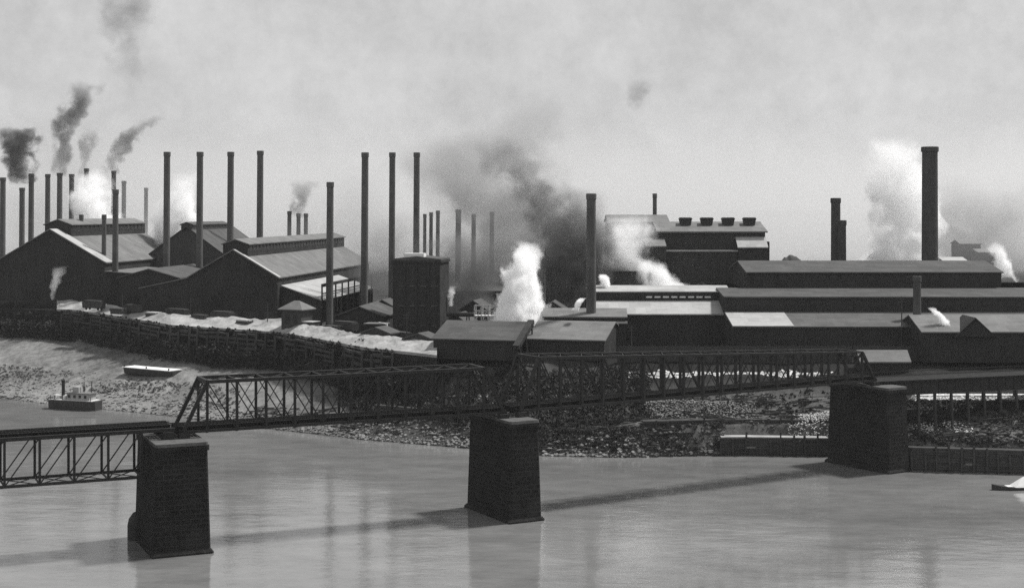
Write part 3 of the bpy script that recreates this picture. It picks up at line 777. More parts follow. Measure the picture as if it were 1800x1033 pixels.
def bulkhead(xa, xb, label):
    t = thing('timber_bulkhead',label,'bulkhead',(0,0,0)); n = int((wx(xb,400)-wx(xa,400))/2.6); pts = []
    for i in range(n+1):
        x = lerp(xa,xb,i/n); D = column(x)[-2][0]+.7; pts.append((Vector((wx(x,D),D-.5,0)), bank_z(x,D-3)-.4, lerp(18.9,17.2,(x-100)/600)))
    m = MB()
    for (p,a,b),(q,c,d) in zip(pts,pts[1:]):
        k = 0
        while k < 9:
            if rnd.random() < .72:
                j = rnd.uniform(-.3,.2); m.bar((p.x,p.y-.2+j,lerp(a,b,k/9)+rnd.uniform(-.2,.2)),(q.x,q.y-.2+j,lerp(c,d,k/9)+rnd.uniform(-.2,.2)),rnd.uniform(.3,.7),rnd.uniform(.3,.8))
            k += 1
        if rnd.random() < .35: m.bar((p.x,p.y-.5,a+1),(q.x,q.y-.5,d-1.5),.3)
    m.build('log_course','timber',t)
    for p,a,b in pts:
        o = rnd.uniform(-.5,.5); MB().bar((p.x+o,p.y-.8,a-1),(p.x+o*.6,p.y-.7,b+rnd.uniform(-2.0,.5)),rnd.uniform(.35,.6)).build('post','timber',t)
    return t
bulkhead(112,690,'dark broken timber bulkhead of posts and logs against the left retaining wall')
def wall_face(xa, xb, r0, r1, lo=.0, hi=1.05):
    def g():
        x = rnd.uniform(xa,xb); D = column(x)[-2][0]+1.6; z0 = bank_z(x,D-2)-.3; z1 = 18.4 if x < 110 else lerp(18.9,17.2,(x-100)/600)
        z = lerp(z0,z1,lerp(lo,hi,rnd.random()**.8)); return (wx(x,D),D-rnd.uniform(0,1.2),z), rnd.uniform(r0,r1)
    return g
scrub(wall_face(-150,690,.4,1.1,.0,.9),650,.4,'dark creepers and brush covering the face of the left retaining wall')
scrub(wall_face(100,700,.2,.6,.95,1.0),110,.3,'dark weeds along the lip of the pale ledge')
scrub(gen_wall(955,1265,2,-1,4,.4,1.1,.3),330,.36,'dark brush on the shore between the mid river pier and the crib walls')
scrub(gen_wall(1590,1850,2,-2,3,.4,1.0,.4),160,.35,'dark weeds along the top of the right quay wall')
def driftwood(xa, xb, o0, o1, n, label):
    m = MB()
    for _ in range(n):
        x = rnd.uniform(xa,xb); D = column(x)[1][0]+rnd.uniform(o0,o1); a = rnd.uniform(-.5,.5); L = rnd.uniform(1,4.5)
        c = Vector((wx(x,D),D,bank_z(x,D)+rnd.uniform(.15,.6))); d = Vector((math.cos(a),math.sin(a),rnd.uniform(-.12,.2)))*L/2
        m.bar(c-d,c+d,rnd.uniform(.12,.35))
    return tag(m.build('driftwood','timber'),label,'driftwood',kind='stuff')
driftwood(940,1275,.6,9,260,'dark driftwood and broken timbers on the shore right of the mid river pier')
driftwood(420,830,3,16,160,'dark broken timbers on the bank under the first overhead truss')
driftwood(1130,1460,5,16,130,'broken timbers on the slope behind the crib wall')
driftwood(1590,1850,4,14,120,'broken timbers behind the right quay wall')
rubble(1120,1275,.3,6,500,.15,.7,'dark boulders at the waterline left of the pale walkway','rockdim')
def heap(x0, x1, D, dep, zb, h, label, mat, name='stone_heap', ns=60, pk=1.0, cat='heap'):
    m = MB(); xa, xb = wx(x0,D), wx(x1,D); vs, fs = [], []; nr = 9
    for i in range(ns+1):
        u = i/ns; x = lerp(xa,xb,u); env = min(1,u*9,(1-u)*9)**.7 if h < 10 else math.sin(math.pi*u)**.8
        hh = h*env*(.75+.5*mnoise.noise(Vector((x*(.22 if h < 10 else .07),D,1)))+(.25 if h < 10 else .05)*mnoise.noise(Vector((x*.7,D,4))))*pk
        for j in range(nr+1):
            v_ = j/nr; s = math.sin(math.pi*v_)**.8
            y = D+dep*(v_-.15)+.4*mnoise.noise(Vector((x*.3,v_*3,1)))
            vs.append((x, y, zb-.6+max(0,hh)*s+(.6 if 0<j<nr else 0)+.3*mnoise.noise(Vector((x*.9,v_*6,3)))*s))
    for i in range(ns):
        for j in range(nr): a = i*(nr+1)+j; fs.append((a,a+nr+1,a+nr+2,a+1))
    return tag(m.add(vs,fs).build(name,mat,None,True),label,cat)


tiered('pump_house','low shed with a small grey roof seen just above the far bank pier',wx(1514,328),wx(1598,328),328,[(0,12.5,wz(635,328),3,wz(617,331))],6,roofs=['roof'],windows=False,cat='shed',z0=12.5)
heap(1362,1432,560,14,YARD+6,17,'dark ore heap on the skyline right of the four-vent house','ore','ore_heap',40)
heap(1500,1610,480,16,YARD+6,23,'dark ore heap under the big white steam at the right','ore','ore_heap',40)
crib(660,822,.5,3.2,6.0,'dark timber wharf wall above the riprap left of the mid river pier',sta=3,name='wharf_wall')
def rubble_heap(x0,x1,D,dep,h,n,r,label,mat,skew=0):
    m = MB()
    for _ in range(n):
        u = rnd.random(); v_ = rnd.random(); x = lerp(x0,x1,u); y = D+dep*(v_-.3)
        env = (math.sin(math.pi*u)**.6 if not skew else u**1.4)*math.sin(math.pi*v_)**.7*(.7+.6*mnoise.noise(Vector((x*.03,v_*2,D))))
        rock_mb(m,(wx(x,y),y,bank_z(x,y)+h*max(0,env)*(.4+.6*rnd.random())),r*rnd.uniform(.4,1.3))
    return tag(m.build('rubble_heap',mat),label,'rubble',kind='stuff')
def long_heap(x0,x1,D,z,h,n,r,label,mat,name='stone_heap'):
    m = MB(); m.box(wx(x0,D)+.5,wx(x1,D)-.5,D-.2,D+2.2,z-1.5,z+h*.55)
    for _ in range(n):
        u = rnd.random(); v_ = rnd.random(); x = lerp(wx(x0,D),wx(x1,D),u)
        top_ = h*(.75+.35*mnoise.noise(Vector((x*.25,D,2))))*(1-abs(v_-.5)*1.2)*min(1,u*30,(1-u)*30)
        rock_mb(m,(x,D-1.2+4*v_,z-.3+top_*rnd.random()**.35),r*rnd.uniform(.5,1.3))
    return tag(m.build(name,mat),label,'heap')
long_heap(1094,1478,331,12.0,2.7,3600,.42,'long pale limestone heap seen behind the verticals of the longer truss','slag')
long_heap(1604,1850,305,11.1,1.6,1800,.3,'pale limestone heap behind the viaduct posts at the right','slag')
t = thing('board_fence','long dark board fence behind the pale limestone heap','fence',(0,0,0))
for a_, b_ in ((1085,1290),(1290,1500),(1500,1625)):
    xa, xb = wx(a_,338.6), wx(b_,338.6); m = MB(); k = xa+.02
    while k < xb-.25: m.box(k,k+.23,338.6,338.68,13.5,19.0+rnd.uniform(-.12,.12)); k += .24
    m.build('panel','timber',t)
    for j in range(5): q = lerp(xa,xb,(j+.5)/5); MB().box(q-.12,q+.12,338.69,338.95,13.5,19.3).build('post','timber',t)
rubble_heap(1125,1330,311,7,2.2,1300,.22,'mound of rubble on the slope left of the far bank pier','rock')
rubble_heap(1385,1475,306,7,4.5,800,.15,'bright spill of broken limestone against the far bank pier','slag',1)
rubble_heap(1592,1710,292,4,1.0,500,.17,'bright low bank of broken stone right of the far bank pier','slag')
for x, y, D, w_, lab in ((22,520,490,6,'small grey shed among bushes at the left edge'),(62,524,488,4.5,'smaller grey shed among bushes, next to the left edge shed'),(118,527,486,5,'small dark shed beside the thin steam jet at the left')):
    gable('yard_shed',lab,'shed',(wx(x,D),D,0),R(-20),w_,6,3.2,4.6,roof='roof',ov=.35,z0=wz(y,D)-2.2,wall='timber')
def timber_stack(x, D, z, L, n, rz, label):
    t = thing('timber_stack',label,'timber stack',(wx(x,D),D,z),rz,'timber stacks in the yard')
    for j in range(n):
        m = MB()
        for k in range(5): m.box(-L/2+rnd.uniform(-.3,.3),L/2+rnd.uniform(-.3,.3),-1.2+k*.5,-.74+k*.5,j*.42,j*.42+.38)
        m.build('plank_layer','timber' if j%2 else 'paletimber' if j==n-1 else 'timber',t)
for x, D, n, rz, lab in ((208,431,4,-.5,'timber stack on the pale ledge, leftmost of the row'),(270,424,3,-.55,'low timber stack on the pale ledge before the low mill front'),(352,411,4,-.6,'timber stack on the pale ledge below the middle mill'),(430,401,3,-.6,'timber stack on the pale ledge left of the pyramid roofed hut'),(585,380,4,-.7,'timber stack on the ledge between the hut and the boxy tank')):
    timber_stack(x,D+3,lerp(19.1,17.4,(x-100)/600)+.9,4.5,n,rz,lab)
for x, D, rz_, lab in ((165,452,-.5,'dark freight wagon on the pale ledge at its far left end'),(238,436,-.52,'dark freight wagon on the pale ledge before the low mill front'),(312,424,-.55,'dark freight wagon on the pale ledge below the left slope of the middle mill'),(392,413,-.6,'dark freight wagon on the pale ledge under the middle mill gable'),(608,384,-.7,'dark freight wagon on the ledge next to the boxy tank'),(700,366,-.72,'dark freight wagon in front of the foot of the square tower')):
    t = thing('freight_wagon',lab,'wagon',(wx(x,D),D,lerp(18.9,17.2,(x-100)/600)+(.9 if x < 690 else .2)),rz_,'freight wagons on the ledge')
    MB().prism([(-3.6,.9),(3.6,.9),(3.8,2.5),(-3.8,2.5)],-1.2,1.2).build('body','timber',t)
    MB().box(-3.7,3.7,-1.0,1.0,.62,.89).build('chassis','iron',t)
    MB().box(-3.3,3.3,-1.0,1.0,2.51,2.7+.3*rnd.random()).build('load','ore',t)
    for x_ in (-2.4,2.4):
        for y_ in (-.75,.75):
            w_ = MB().lathe([(.42,-.07),(.42,.07)],12).build('wheel','iron',t); w_.location=(x_,y_,.42); w_.rotation_euler=(R(90),0,0)
for x, D, hgt, lab in ((215,441,9,'telegraph pole before the low mill front, first from the left'),(335,425,9,'telegraph pole before the left slope of the middle mill'),(470,402,9,'telegraph pole just left of the pyramid roofed hut'),(715,362,9,'telegraph pole before the foot of the square tower'),(1110,336,8,'telegraph pole at the left end of the board fence'),(1585,345,14,'telegraph pole before the lowest stepped roof, left of the vent stack')):
    t = thing('telegraph_pole',lab,'pole',(wx(x,D),D,YARD),R(-20),'telegraph poles in the yard')
    MB().lathe([(.17,-.5),(.11,hgt)],8).build('mast','timber',t)
    for q in (.6,1.3): MB().bar((-.9,0,hgt-q),(.9,0,hgt-q),.1,.12).build('crossarm','timber',t)
for x, D, w_, hh_, lab in ((560,372,7,3.2,'small dark lean-to hut on the dark slope below the pale ledge, left one'),(660,362,8,3.6,'small dark hut with pale door below the square tower'),(735,352,8,3.4,'small dark hut nearest the left twin front shed, on the bank')):
    gable('bank_hut',lab,'hut',(wx(x,D),D,0),R(-25),w_,5,hh_,hh_+1.3,roof='roofdark',ov=.3,z0=bank_z(x,D)-.6,wall='timber')
    if x == 660:
        g = [o for o in C.objects if o.name.startswith('bank_hut')][-1]; MB().box(-1.2,-.2,-.07,.05,.6,2.9).build('door','white',g)
# dark wagon on the right bank
D = 296; t = thing('tip_wagon','small dark tip wagon on the bank just right of the far bank pier','wagon',(wx(1604,D),D,bank_z(1604,D)+.1),R(10))
MB().prism([(-1.1,.7),(1.1,.7),(1.6,2.0),(-1.6,2.0)],-.9,.9).build('body','iron',t)
MB().box(-1.3,1.3,-.5,.5,.45,.69).build('chassis','timber',t)
for x_ in (-.8,.8):
    for y_ in (-.65,.65):
        w_ = MB().lathe([(.4,-.08),(.4,.08)],14).build('wheel','iron',t); w_.location=(x_,y_,.4); w_.rotation_euler=(R(90),0,0)

# ------------------------------------------------------------------ boats
def hull_mb(L, B, z0, z1, bow=.22, stern=.08):
    m = MB(); st = []; n = 14
    for i in range(n+1):
        u = i/n; f = 1.0
        if u < bow: f = .25+.75*math.sin(u/bow*math.pi/2)
        if u > 1-stern: f = .7+.3*math.sin((1-u)/stern*math.pi/2)
        x = lerp(-L/2,L/2,u); sh = .5*max(0,(bow-u)/bow)**1.5
        st.append([(x,-B/2*f*.85,z0),(x,-B/2*f,z1+sh),(x,B/2*f,z1+sh),(x,B/2*f*.85,z0)])
    vs = [v for s in st for v in s]; fs = []
    for i in range(n):
        for k in range(4): fs.append((i*4+k,(i+1)*4+k,(i+1)*4+(k+1)%4,i*4+(k+1)%4))
    fs += [(0,1,2,3),(n*4+3,n*4+2,n*4+1,n*4)]
    return m.add(vs,fs)
D = 373; t = thing('towboat','small dark towboat with one funnel and pale deckhouse, moored at the left bank','boat',(wx(130,D),D,0),R(-20))
hull_mb(14.8,4.4,-.4,2.3).build('hull','hull',t)
MB().box(-6.3,6.6,-1.9,1.9,2.32,2.48).build('deck','deckpale',t)
c = MB().box(-1.2,5.6,-1.35,1.35,2.48,4.1).build('cabin','roofpale',t)
for k in range(4): MB().box(-.8+k*1.6,-.1+k*1.6,-1.4,-1.3,3.0,3.7).build('window','glass',c)
MB().box(-1.6,6.0,-1.7,1.7,4.11,4.26).build('cabin_roof','roof',t)
MB().lathe([(.42,2.4),(.42,6.9),(.52,6.9),(.52,7.2)],12,(-3.2,0)).build('funnel','iron',t)
MB().box(.2,2.0,-.8,.8,4.27,5.7).build('pilot_house','roofpale',t)
for x_ in (2.6,4.9): MB().bar((x_,.6,4.27),(x_,.6,6.9),.16).build('mast','iron',t)
for x_ in (-5.8,-4.6,-2.2,6.2): MB().bar((x_,-1.7,2.4),(x_,-1.7,3.5),.12).build('rail_post','iron',t)
for x_, r_ in ((-5.1,.45),(-4.1,.35),(-2.3,.4)): MB().box(x_-r_,x_+r_,-.9,.4,2.49,2.49+r_*2.2).build('cargo_box','deckpale',t)
D = 400; t = thing('flat_barge','long flat barge with a white deck, lying grounded on the left bank','barge',(wx(268,D),D-1,bank_z(268,D)-.3),R(-34))
hull_mb(19.5,5,0,1.5,.05,.05).build('hull','hull',t)
MB().box(-9.3,9.3,-2.3,2.3,1.53,1.72).build('deck','white',t)
for x_ in (-8.6,0,8.6): MB().box(x_-.15,x_+.15,-2.0,-1.7,1.72,2.2).build('bollard','iron',t)
D = 266; t = thing('river_skiff','low boat with a pale peaked cover, moored at the right edge of the photo','boat',(wx(1800,D),D,0),R(8))
hull_mb(12,3,-.3,.5,.35).build('hull','hull',t)
m = MB(); m.add([(-2.2,-1.3,.5),(4.5,-1.3,.5),(4.5,1.3,.5),(-2.2,1.3,.5),(-.2,0,2.2),(4.3,0,2.4)],[(3,2,1,0),(0,1,5,4),(1,2,5),(2,3,4,5),(3,0,4)]); m.build('cover','white',t)
MB().box(-4.4,-2.4,-.8,.8,.5,.62).build('foredeck','deckpale',t)

# ------------------------------------------------------------------ smoke and steam
def plume(name, label, base, path, rad, density, albedo, seed=0., nscale=1.0, amp=.55, fade=(.04,.6), cat='smoke', absorb=None, aniso=.0, cut=.15, ydepth=1.0, warp=1.0, soft=2.0):
    """base: world point. path: (ax,bx,ay,by,L): centre x = ax*t+bx*t*t, same y, height L*t. rad: (r0,r1)"""
    ax, bx, ay, by, L = path; r0, r1 = rad[0]*1.25, rad[1]*1.25
    m = MB(); n = 14; k = 14; vs, fs = [], []
    for i in range(k+1):
        t_ = -.06+1.26*i/k; cx, cy = ax*t_+bx*t_*t_, ay*t_+by*t_*t_; r = max(r0*.5,r0+(r1-r0)*t_)*1.5
        for j in range(n):
            a = 2*math.pi*j/n; vs.append((cx+r*math.cos(a), cy+r*ydepth*math.sin(a), L*t_))
    for i in range(k):
        for j in range(n): fs.append((i*n+j,i*n+(j+1)%n,(i+1)*n+(j+1)%n,(i+1)*n+j))
    fs += [tuple(range(n-1,-1,-1)), tuple(k*n+j for j in range(n))]
    mat, t, out = nt(name+' volume')
    pv = N(t,'ShaderNodeVolumePrincipled'); pv.inputs['Color'].default_value = (albedo,albedo,albedo,1); pv.inputs['Anisotropy'].default_value = aniso
    tc = N(t,'ShaderNodeTexCoord'); sp = N(t,'ShaderNodeSeparateXYZ'); rm = (r0+r1)/2
    mp = N(t,'ShaderNodeMapping'); mp.inputs['Location'].default_value = (seed*7.3,seed*3.1,seed*5.7); t.links.new(tc.outputs['Object'],mp.inputs[0])
    wn = N(t,'ShaderNodeTexNoise',Scale=.55/rm,Detail=3.0,Roughness=.55); t.links.new(mp.outputs[0],wn.inputs['Vector'])
    v1 = N(t,'ShaderNodeVectorMath',operation='SUBTRACT'); v1.inputs[1].default_value = (.5,.5,.5); t.links.new(wn.outputs['Color'],v1.inputs[0])
    v2 = N(t,'ShaderNodeVectorMath',operation='SCALE'); v2.inputs[3].default_value = warp*2*rm; t.links.new(v1.outputs[0],v2.inputs[0])
    v3 = N(t,'ShaderNodeVectorMath',operation='ADD'); t.links.new(tc.outputs['Object'],v3.inputs[0]); t.links.new(v2.outputs[0],v3.inputs[1]); t.links.new(v3.outputs[0],sp.inputs[0])
    T = mth(t,'DIVIDE',sp.outputs[2],L)
    def cen(a,b): return mth(t,'ADD',mth(t,'MULTIPLY',T,a),mth(t,'MULTIPLY',mth(t,'MULTIPLY',T,T),b))
    rr = mth(t,'ADD',r0,mth(t,'MULTIPLY',T,r1-r0))
    dx = mth(t,'DIVIDE',mth(t,'SUBTRACT',sp.outputs[0],cen(ax,bx)),rr)
    dy = mth(t,'DIVIDE',mth(t,'SUBTRACT',sp.outputs[1],cen(ay,by)),mth(t,'MULTIPLY',rr,ydepth))
    d = mth(t,'SQRT',mth(t,'ADD',mth(t,'MULTIPLY',dx,dx),mth(t,'MULTIPLY',dy,dy)))
    n1 = N(t,'ShaderNodeTexNoise',Scale=nscale*1.1/rm,Detail=6.0,Roughness=.62,Distortion=.4); t.links.new(mp.outputs[0],n1.inputs['Vector'])
    nn = mth(t,'MULTIPLY',mth(t,'SUBTRACT',n1.outputs[0],.5),amp*4)
    core = mth(t,'SUBTRACT',mth(t,'ADD',mth(t,'SUBTRACT',1.0,d),nn),cut)
    core = mth(t,'MULTIPLY',core,soft,clamp=True)
    edge = mth(t,'MULTIPLY',mth(t,'SUBTRACT',1.15,d),2.2,clamp=True)
    so_ = N(t,'ShaderNodeSeparateXYZ'); t.links.new(tc.outputs['Object'],so_.inputs[0])
    T0 = mth(t,'DIVIDE',so_.outputs[2],L); r00 = mth(t,'MAXIMUM',mth(t,'ADD',r0,mth(t,'MULTIPLY',T0,r1-r0)),r0*.5)
    def cen0(a,b): return mth(t,'ADD',mth(t,'MULTIPLY',T0,a),mth(t,'MULTIPLY',mth(t,'MULTIPLY',T0,T0),b))
    ex = mth(t,'DIVIDE',mth(t,'SUBTRACT',so_.outputs[0],cen0(ax,bx)),r00); ey = mth(t,'DIVIDE',mth(t,'SUBTRACT',so_.outputs[1],cen0(ay,by)),mth(t,'MULTIPLY',r00,ydepth))
    d0 = mth(t,'SQRT',mth(t,'ADD',mth(t,'MULTIPLY',ex,ex),mth(t,'MULTIPLY',ey,ey)))
    lim = mth(t,'MULTIPLY',mth(t,'MULTIPLY',mth(t,'SUBTRACT',1.46,d0),3.0,clamp=True),mth(t,'MULTIPLY',mth(t,'SUBTRACT',1.18,T0),5.0,clamp=True))
    edge = mth(t,'MULTIPLY',edge,lim)
    fi = mth(t,'DIVIDE',T,fade[0],clamp=True)
    fo = mth(t,'SUBTRACT',1.0,mth(t,'DIVIDE',mth(t,'SUBTRACT',T,fade[1]),1.0-fade[1],clamp=True))
    fo = mth(t,'MAXIMUM',fo,0.0)
    den = mth(t,'MULTIPLY',mth(t,'MULTIPLY',mth(t,'MULTIPLY',core,edge),mth(t,'MULTIPLY',fi,fo)),density)
    t.links.new(den,pv.inputs['Density']); t.links.new(pv.outputs[0],out.inputs['Volume'])
    o = m.add(vs,fs).build(name,mat); o.location = base
    return tag(o,label,cat)
def top(x, y, D): return at(x,y,D)
DK, ST = .2, .998
S = 600/F   # metres per pixel at 600 m
def px(n, D): return n*D/F
D = 660
plume('smoke_plume','black ragged smoke cloud at the left edge over the hazy stacks',top(40,322,660),(px(-30,660),px(16,660),0,6,px(100,660)),(px(18,660),px(40,660)),0.484,.12,1,1.2,.8,(.04,.72),warp=1.1)
plume('smoke_plume','tall dark plume leaning right above the hazy stacks at the left',top(100,308,720),(px(15,720),px(35,720),0,8,px(170,720)),(px(11,720),px(32,720)),0.198,.12,2,1.2,.65,(.05,.7),warp=1.2)
plume('smoke_plume','small dark puff above the white steam at the left',top(149,318,880),(px(-4,880),px(8,880),0,4,px(95,880)),(px(7,880),px(20,880)),0.198,.12,3,1.2,.55,(.1,.7),warp=1.1)
plume('smoke_plume','dark plume bending to the right above a hidden stack',top(196,308,860),(px(10,860),px(62,860),0,8,px(105,860)),(px(10,860),px(24,860)),0.22,.12,4,1.2,.6,(.06,.6),warp=1.1)
plume('smoke_plume','detached dark smoke patch high in the sky at the upper left',top(222,165,820),(px(-8,820),px(20,820),0,4,px(215,820)),(px(22,820),px(50,820)),0.0338,.12,5,1.4,.6,(.4,.7),warp=1.4)
plume('smoke_plume','little dark puff over the trio of far smokestacks',top(522,386,640),(px(4,640),px(10,640),0,4,px(70,640)),(px(8,640),px(28,640)),0.264,.25,6,1.2,.6,(.08,.5),warp=1.1)
plume('smoke_plume','great grey smoke drifting up from behind the square tower',top(880,590,485),(px(-20,485),px(-60,485),0,25,px(400,485)),(px(90,485),px(150,485)),.085,.36,7,1.7,.75,(.12,.3),warp=1.5)
plume('smoke_plume','dense dark smoke arching left from behind the thick stack',top(1022,575,452),(px(20,452),px(-190,452),0,14,px(330,452)),(px(42,452),px(52,452)),0.242,.14,8,1.6,.75,(.05,.45),warp=1.4)
plume('smoke_plume','dark smoke veiling the converter shed left of the thick stack',top(1012,572,408),(px(0,408),px(-20,408),0,3,px(240,408)),(px(58,408),px(50,408)),0.34,.16,28,1.4,.6,(.06,.5),warp=1.0)
plume('smoke_plume','sooty smoke hanging low behind the scaffold and the white steam burst',top(830,590,425),(px(0,425),px(20,425),0,6,px(210,425)),(px(62,425),px(70,425)),0.24,.25,29,1.4,.6,(.08,.35),warp=1.0)
plume('steam_plume','big white steam burst between the twin front sheds',top(915,584,362),(px(-8,362),px(14,362),0,3,px(165,362)),(px(48,362),px(24,362)),1.17,.9995,9,1.5,.5,(.02,.6),'steam',warp=.8,soft=4)
plume('steam_plume','white steam puff behind the left mill roof under the small dark puff',top(164,402,700),(px(0,700),px(6,700),0,4,px(110,700)),(px(38,700),px(30,700)),0.5,.9995,10,1.5,.55,(.05,.5),'steam')
plume('steam_plume','white steam puff between the first two tall stacks',top(306,430,545),(px(0,545),px(12,545),0,4,px(125,545)),(px(36,545),px(28,545)),0.6,.9995,11,1.5,.55,(.05,.5),'steam')
plume('steam_plume','wide white steam cloud at the left of the tallest stack',top(1585,474,425),(px(25,425),px(-30,425),0,5,px(225,425)),(px(60,425),px(42,425)),.6,.9995,42,1.7,.8,(.03,.22),'steam',soft=2.5,warp=1.4,cut=.12)
plume('steam_plume','white steam puff rising at the right edge beyond the stepped roofs',top(1768,492,400),(px(-6,400),px(-8,400),0,2,px(66,400)),(px(19,400),px(12,400)),1.26,.9995,13,1.4,.5,(.05,.6),'steam')
plume('steam_plume','pale steam drifting left of the four-vent house',top(1100,470,412),(px(-20,412),px(0,412),0,3,px(88,412)),(px(58,412),px(50,412)),0.22,.9995,14,1.4,.6,(.08,.5),'steam')
plume('steam_plume','white steam rolling over the bright pale roof below the four-vent house',top(1178,522,392),(px(-10,392),px(-30,392),0,2,px(66,392)),(px(46,392),px(26,392)),0.63,.9995,15,1.4,.5,(.05,.6),'steam')
plume('steam_plume','thin white steam jet on the roof of the shop at the lower right',top(1664,582,338),(px(-4,338),px(-22,338),0,0,px(42,338)),(px(9,338),px(8,338)),3.6,.9995,16,1.2,.3,(.05,.7),'steam',warp=.6)
plume('steam_plume','small white steam puff right of the thick stack',top(1066,520,375),(px(0,375),px(-6,375),0,0,px(38,375)),(px(9,375),px(9,375)),3.6,.9995,17,1.2,.3,(.05,.75),'steam',warp=.6)
plume('steam_plume','tiny white steam puff left of the foot of the thick stack',top(1011,546,350),(px(4,350),px(10,350),0,0,px(22,350)),(px(6,350),px(6,350)),4.32,.9995,18,1.2,.3,(.05,.75),'steam',warp=.6)
plume('steam_plume','thin white steam jet in front of the dark gable at the far left',top(92,528,468),(px(2,468),px(14,468),0,0,px(60,468)),(px(3,468),px(13,468)),0.54,.9995,19,1.2,.45,(.05,.3),'steam',warp=.7)
plume('steam_plume','small white steam wisp right of the square tower',top(792,538,400),(px(0,400),px(4,400),0,0,px(36,400)),(px(4,400),px(8,400)),1.08,.9995,20,1.2,.4,(.05,.6),'steam',warp=.7)
plume('smoke_plume','grey smoke drifting right of the tallest stack',top(1715,480,560),(px(10,560),px(20,560),0,10,px(170,560)),(px(75,560),px(85,560)),.04,.35,21,1.6,.6,(.1,.35))
plume('smoke_plume','thin grey smoke low between the mill roof and the square tower',top(660,510,470),(px(0,470),px(40,470),0,10,px(130,470)),(px(60,470),px(70,470)),0.077,.35,22,1.5,.55,(.1,.35))
plume('smoke_plume','small dark wisp alone in the middle of the sky',top(1118,195,600),(px(5,600),px(6,600),0,2,px(55,600)),(px(12,600),px(20,600)),0.077,.12,23,1.3,.6,(.3,.55))

plume('smoke_plume','pale hazy smoke drifting among the far left stacks',top(110,440,800),(px(0,800),px(60,800),0,8,px(260,800)),(px(110,800),px(120,800)),.014,.6,31,1.6,.6,(.1,.3),warp=1.0)
plume('smoke_plume','murky smoke drifting low between the tall stacks and the square tower',top(600,470,560),(px(0,560),px(60,560),0,8,px(190,560)),(px(80,560),px(90,560)),.012,.4,32,1.6,.6,(.1,.3),warp=1.0)

# haze: one even box of air
def haze_box(density, col):
    m, t, out = nt('haze air'); pv = N(t,'ShaderNodeVolumePrincipled',Density=density); pv.inputs['Color'].default_value = (col,col,col,1); pv.inputs['Anisotropy'].default_value = .3
    t.links.new(pv.outputs[0],out.inputs['Volume'])
    o = MB().box(-4200,4200,-200,9300,-6,132).build('haze',m); o['kind'] = 'stuff'
    return o
haze_box(.00006,.78)
def smoke_bank(name, label, x0, x1, y0, y1, z0, z1, density, albedo, seed, kind='stuff'):
    mat, t, out = nt(name+' volume')
    pv = N(t,'ShaderNodeVolumePrincipled'); pv.inputs['Color'].default_value = (albedo,albedo,albedo,1); pv.inputs['Anisotropy'].default_value = .3
    g = N(t,'ShaderNodeNewGeometry'); sp = N(t,'ShaderNodeSeparateXYZ'); t.links.new(g.outputs['Position'],sp.inputs[0])
    n1 = N(t,'ShaderNodeTexNoise',Scale=.012,Detail=3.0); mp = N(t,'ShaderNodeMapping'); mp.inputs['Location'].default_value = (seed*91,seed*37,0)
    t.links.new(g.outputs['Position'],mp.inputs[0]); t.links.new(mp.outputs[0],n1.inputs['Vector'])
    hz = mth(t,'SUBTRACT',1.0,mth(t,'DIVIDE',mth(t,'SUBTRACT',sp.outputs[2],z0),z1-z0,clamp=True))
    fy = mth(t,'DIVIDE',mth(t,'SUBTRACT',sp.outputs[1],y0),80.0,clamp=True)
    den = mth(t,'MULTIPLY',mth(t,'MULTIPLY',mth(t,'MULTIPLY',hz,hz),fy),mth(t,'MULTIPLY',mth(t,'MULTIPLY',mth(t,'SUBTRACT',n1.outputs[0],.2,clamp=True),2.2),density))
    t.links.new(den,pv.inputs['Density']); t.links.new(pv.outputs[0],out.inputs['Volume'])
    o = MB().box(x0,x1,y0,y1,z0,z1).build(name,mat); return tag(o,label,'smoke',kind=kind)
smoke_bank('smoke_bank','pale bank of smoke lying behind all the mills',-900,1000,760,1460,10,130,.02,.78,1)

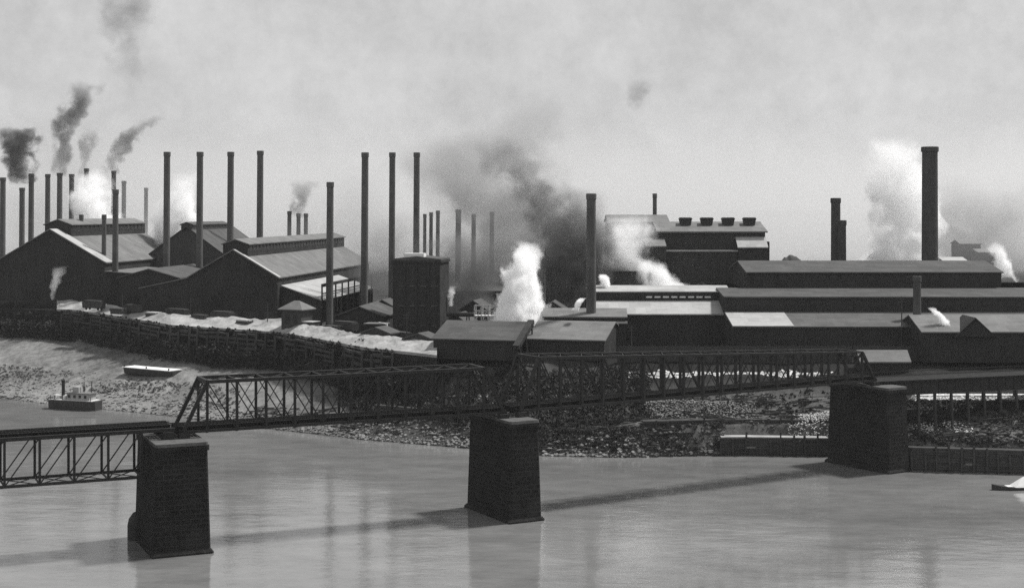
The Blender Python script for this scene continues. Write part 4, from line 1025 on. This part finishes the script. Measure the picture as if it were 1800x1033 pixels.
# ------------------------------------------------------------------ sky, sun, camera
EL, SAZ = 57.0, R(61)     # sun height; direction towards the sun on the ground, clockwise from +Y
world = bpy.data.worlds.new("World"); scene.world = world; world.use_nodes = True
t = world.node_tree; t.nodes.clear()
out = t.nodes.new('ShaderNodeOutputWorld'); bg = t.nodes.new('ShaderNodeBackground'); sky = t.nodes.new('ShaderNodeTexSky')
sky.sky_type = 'NISHITA'; sky.sun_disc = False; sky.sun_elevation = R(EL); sky.sun_rotation = SAZ; sky.dust_density = 4.0; sky.air_density = 1.0
bw = t.nodes.new('ShaderNodeRGBToBW'); t.links.new(sky.outputs[0],bw.inputs[0])
tc = t.nodes.new('ShaderNodeTexCoord')
n1 = N(t,'ShaderNodeTexNoise',Scale=7.0,Detail=7.0,Roughness=.6); t.links.new(tc.outputs['Generated'],n1.inputs['Vector'])
n2 = N(t,'ShaderNodeTexNoise',Scale=45.0,Detail=5.0,Roughness=.7); t.links.new(tc.outputs['Generated'],n2.inputs['Vector'])
f = mth(t,'ADD',.5,mth(t,'ADD',mth(t,'MULTIPLY',n1.outputs[0],.6),mth(t,'MULTIPLY',n2.outputs[0],.42)))
flat = mth(t,'MULTIPLY',mth(t,'POWER',bw.outputs[0],.05),3.7)
t.links.new(mth(t,'MULTIPLY',flat,f),bg.inputs['Color']); bg.inputs['Strength'].default_value = .12
t.links.new(bg.outputs[0],out.inputs[0])
sd = bpy.data.lights.new('sun','SUN'); sd.energy = 4.4; sd.angle = R(6); sd.color = (1,.99,.975)
so = bpy.data.objects.new('sun',sd); C.objects.link(so)
sv = Vector((math.sin(SAZ)*math.cos(R(EL)),math.cos(SAZ)*math.cos(R(EL)),math.sin(R(EL))))
so.rotation_euler = (-sv).to_track_quat('-Z','Y').to_euler(); so.location = sv*300
cd = bpy.data.cameras.new('camera'); cam = bpy.data.objects.new('camera',cd); C.objects.link(cam)
cam.location = (0,0,H); cam.rotation_euler = (R(90),0,0)
cd.sensor_width = 36; cd.lens = F/1800*36; cd.shift_y = -(516.5-HY)/1800; cd.clip_end = 14000; cd.clip_start = .5
scene.camera = cam
vs = scene.view_settings
vs.view_transform = 'Standard'; vs.look = 'None'; vs.gamma = 1; vs.exposure = .33
cy = scene.cycles
cy.volume_bounces = 16; cy.max_bounces = 18; cy.volume_step_rate = 1.0; cy.volume_max_steps = 256
cy.use_denoising = False
